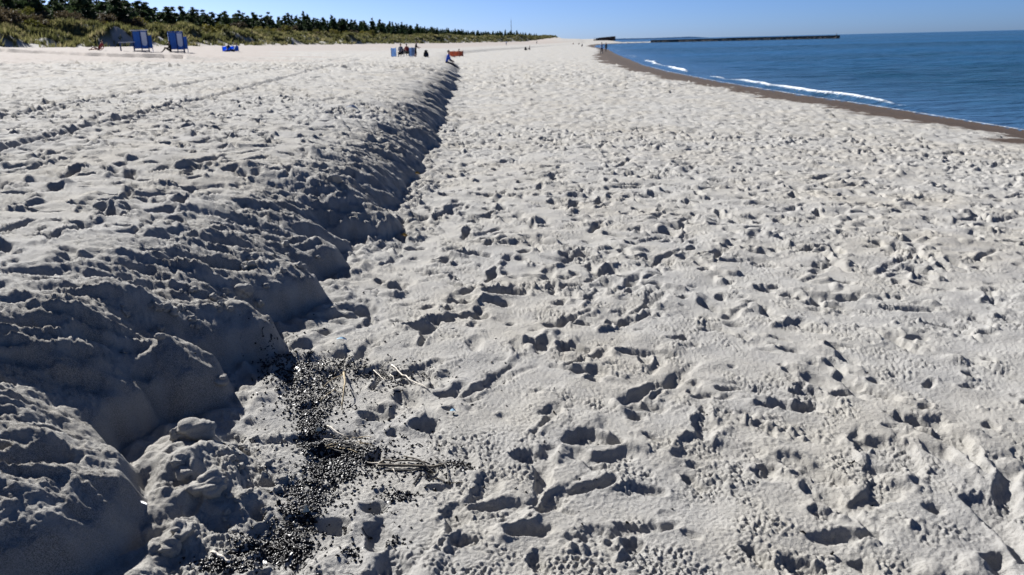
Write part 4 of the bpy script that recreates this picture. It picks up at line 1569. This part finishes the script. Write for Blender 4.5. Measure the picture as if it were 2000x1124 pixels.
for i in range(16):
    px, py = rs.uniform(500, 610), rs.uniform(1010, 1080)
    L = rs.uniform(16, 36)
    a = rs.uniform(-1.6, 1.6)
    stick('reed_stem', [(px, py), (px + L * .5 * math.cos(a), py + L * .5 * math.sin(a) * .6 + 2), (px + L * math.cos(a), py + L * math.sin(a) * .6)], .004, .002, M_BLACKR,
          'black reed scrap in the wrack trail below the clods', 'reed', 'reed scraps low in the wrack trail', lift=.006, bow=.008, flat=.5)
for i in range(14):
    px, py = rs.uniform(690, 830), rs.uniform(712, 740)
    L = rs.uniform(14, 34)
    a = rs.uniform(-.5, 1.2)
    stick('reed_stem', [(px, py), (px + L * .5 * math.cos(a), py + L * .5 * math.sin(a) * .6 - 2), (px + L * math.cos(a), py + L * math.sin(a) * .6)], .0045, .002, M_BLACKR,
          'black reed scrap scattered around the long white stick', 'reed', 'reed scraps around the white stick', lift=.006, bow=.008, flat=.5)

def leaf(px, py, L, W, rz, mat, label, cat='leaf', tilt=.5):
    x, y = gp_it(px, py)
    bm = bmesh.new()
    n = 8
    for side in (0, 1):
        Lr, Rr, Cr = [], [], []
        for i in range(n + 1):
            t = i / n
            w = W * math.sin(math.pi * min(1, t * .96 + .02)) ** .8
            zc = .12 * L * math.sin(math.pi * t) - side * .0008
            Cr.append(bm.verts.new((L * (t - .5), 0, zc)))
            Lr.append(bm.verts.new((L * (t - .5), w, zc + w * .45)))
            Rr.append(bm.verts.new((L * (t - .5), -w, zc + w * .45)))
        for i in range(n):
            for A_, B_ in ((Rr, Cr), (Cr, Lr)):
                f = (A_[i], A_[i + 1], B_[i + 1], B_[i])
                bm.faces.new(f if not side else f[::-1])
    o = link('leaf' if cat == 'leaf' else cat, bm_mesh('leaf', bm, True), mat)
    o.location = (x, y, gz(x, y) + .012)
    o.rotation_euler = (tilt, .2, rz)
    tag(o, label, cat)
M_LEAF = plain('dry_pale_leaf', (0.50, 0.46, 0.33), .6, .15, 40)
M_YLEAF = plain('yellow_leaf', (0.45, 0.24, 0.04), .6, .2, 40)
leaf(622, 846, .042, .011, 1.2, M_LEAF, 'pale dry leaf on the glossy black wrack', tilt=.9)
leaf(597, 1003, .05, .013, 1.4, M_LEAF, 'pale dry leaf low in the wrack trail', tilt=.9)
leaf(815, 342, .08, .025, .3, M_YLEAF, 'small yellow leaf at the foot of the scarp')
leaf(790, 464, .06, .018, .1, M_YLEAF, 'orange brown leaf by the scarp foot slump')
M_SHELL = plain('white_shell', (0.42, 0.44, 0.47), .4, .05, 40)
M_BLUEB = plain('pale_blue_plastic', (0.35, 0.55, 0.68), .4, .1, 30)
leaf(885, 808, .028, .011, .2, M_BLUEB, 'small pale blue plastic scrap on the sand', 'scrap', .1)
leaf(668, 668, .06, .012, .2, M_BLUEB, 'pale blue plastic strip by the scarp foot', 'scrap', .1)
leaf(688, 215, .22, .06, .1, M_SHELL, 'white paper scrap on the upper sand near the crest', 'paper', .2)
# feather in the hollow
def feather():
    x, y = gp_it(275, 985)
    e = empty('feather', (x, y, gz(x, y) + .006), -.55)
    e.scale = (.45, .45, .45)
    bm = bmesh.new()
    tube(bm, [(-.06, 0, 0), (0, 0, .006), (.09, 0, .002)], [.0016, .0013, .0006], 6)
    link('shaft', bm_mesh('feather_shaft', bm, True), M_SHELL, e)
    bm = bmesh.new()
    for s in (-1, 1):
        for i in range(26):
            t = i / 25
            x0 = -.035 + .12 * t
            w = .014 * math.sin(math.pi * (.12 + .85 * t)) * (1.0 if s > 0 else .7)
            a, b, c = (x0, 0, .004), (x0 + .006, 0, .004), (x0 + .012, s * w, .006)
            bm.faces.new([bm.verts.new(q) for q in (a, b, c)])
    link('vane', bm_mesh('feather_vane', bm), M_SHELL, e)
    tag(e, 'white feather lying in the shaded hollow under the scarp', 'feather')
feather()

# clods of sand broken off the scarp
def clod_mesh(k):
    rng = np.random.default_rng(700 + k)
    bm = bmesh.new()
    r = bmesh.ops.create_icosphere(bm, subdivisions=4, radius=1)
    ph = rng.random((7, 3)) * 6.28
    fr = rng.normal(0, 1.0, (7, 3)) * np.array([1.2, 1.8, 2.6, 4, 6, 9, 14])[:, None]
    am = np.array([.20, .17, .14, .11, .09, .07, .05])
    for v in r['verts']:
        n = np.array(v.co)
        d = 1 + sum(am[i] * math.sin(np.dot(fr[i], n) + ph[i, 0]) for i in range(7))
        n2 = np.sign(n) * np.abs(n) ** .8
        v.co = Vector(n2 * d * np.array([1.0, .85, .72]))
    me = bm_mesh('sand_clod', bm, True)
    me.materials.append(SAND)
    return me
CLODS = [clod_mesh(k) for k in range(6)]
def clod(px, py, r, label, group=None, k=0, rz=0.0):
    x, y = gp_it(px, py)
    o = bpy.data.objects.new('sand_clod', CLODS[k % 6])
    COL.objects.link(o)
    o.location = (x, y, gz(x, y) + r * .12)
    o.scale = (r, r, r)
    o.rotation_euler = (.2, .1, rz)
    tag(o, label, 'clod', group)
    return o
clod(385, 850, .055, 'large rounded sand clod slumped at the foot of a nose', k=0, rz=.4)
clod(352, 848, .036, 'rounded sand clod beside the largest slumped clod', k=1, rz=1.4)
clod(410, 955, .050, 'knobbly sand clod on the slump pile, widest of its cluster', k=2, rz=.2)
clod(350, 905, .026, 'small round clod perched above the knobbly cluster', k=3)
clod(365, 925, .030, 'ridged clod behind the widest knobbly one', k=4, rz=.8)
clod(548, 940, .026, 'single angular sand clod with its own shadow by the wrack', k=5, rz=.5)
clod(522, 998, .018, 'small clod near the wrack trail below the angular one', k=1, rz=.9)
clod(330, 1075, .030, 'pair-shaped sand clod stuck low on the slump pile', k=3, rz=.1)
clod(355, 1040, .036, 'lumpy sand clod stuck high on the slump pile', k=2, rz=1.7)
clod(476, 572, .045, 'round sand clod resting on the scarp face', k=0, rz=1.2)
clod(655, 350, .06, 'pale sunlit sand block on the scarp slope', k=4, rz=.6)
clod(430, 745, .03, 'small clod caught between two scarp noses', k=5, rz=.6)
rs = random.Random(5)
for i in range(46):
    px = rs.gauss(0, 1)
    t = rs.random()
    bx, by = (250 + 330 * t, 640 - 150 * t + rs.uniform(-30, 60))
    clod(bx + px * 25, by, rs.uniform(.010, .028), 'small crumb of sand lying on the shaded scarp face', 'crumbs on the scarp face', rs.randrange(6), rs.random() * 6)
for i in range(40):
    bx, by = rs.uniform(440, 600), rs.uniform(850, 1060)
    clod(bx, by, rs.uniform(.006, .015), 'small sand crumb on the ground between scarp and wrack', 'crumbs by the wrack', rs.randrange(6), rs.random() * 6)
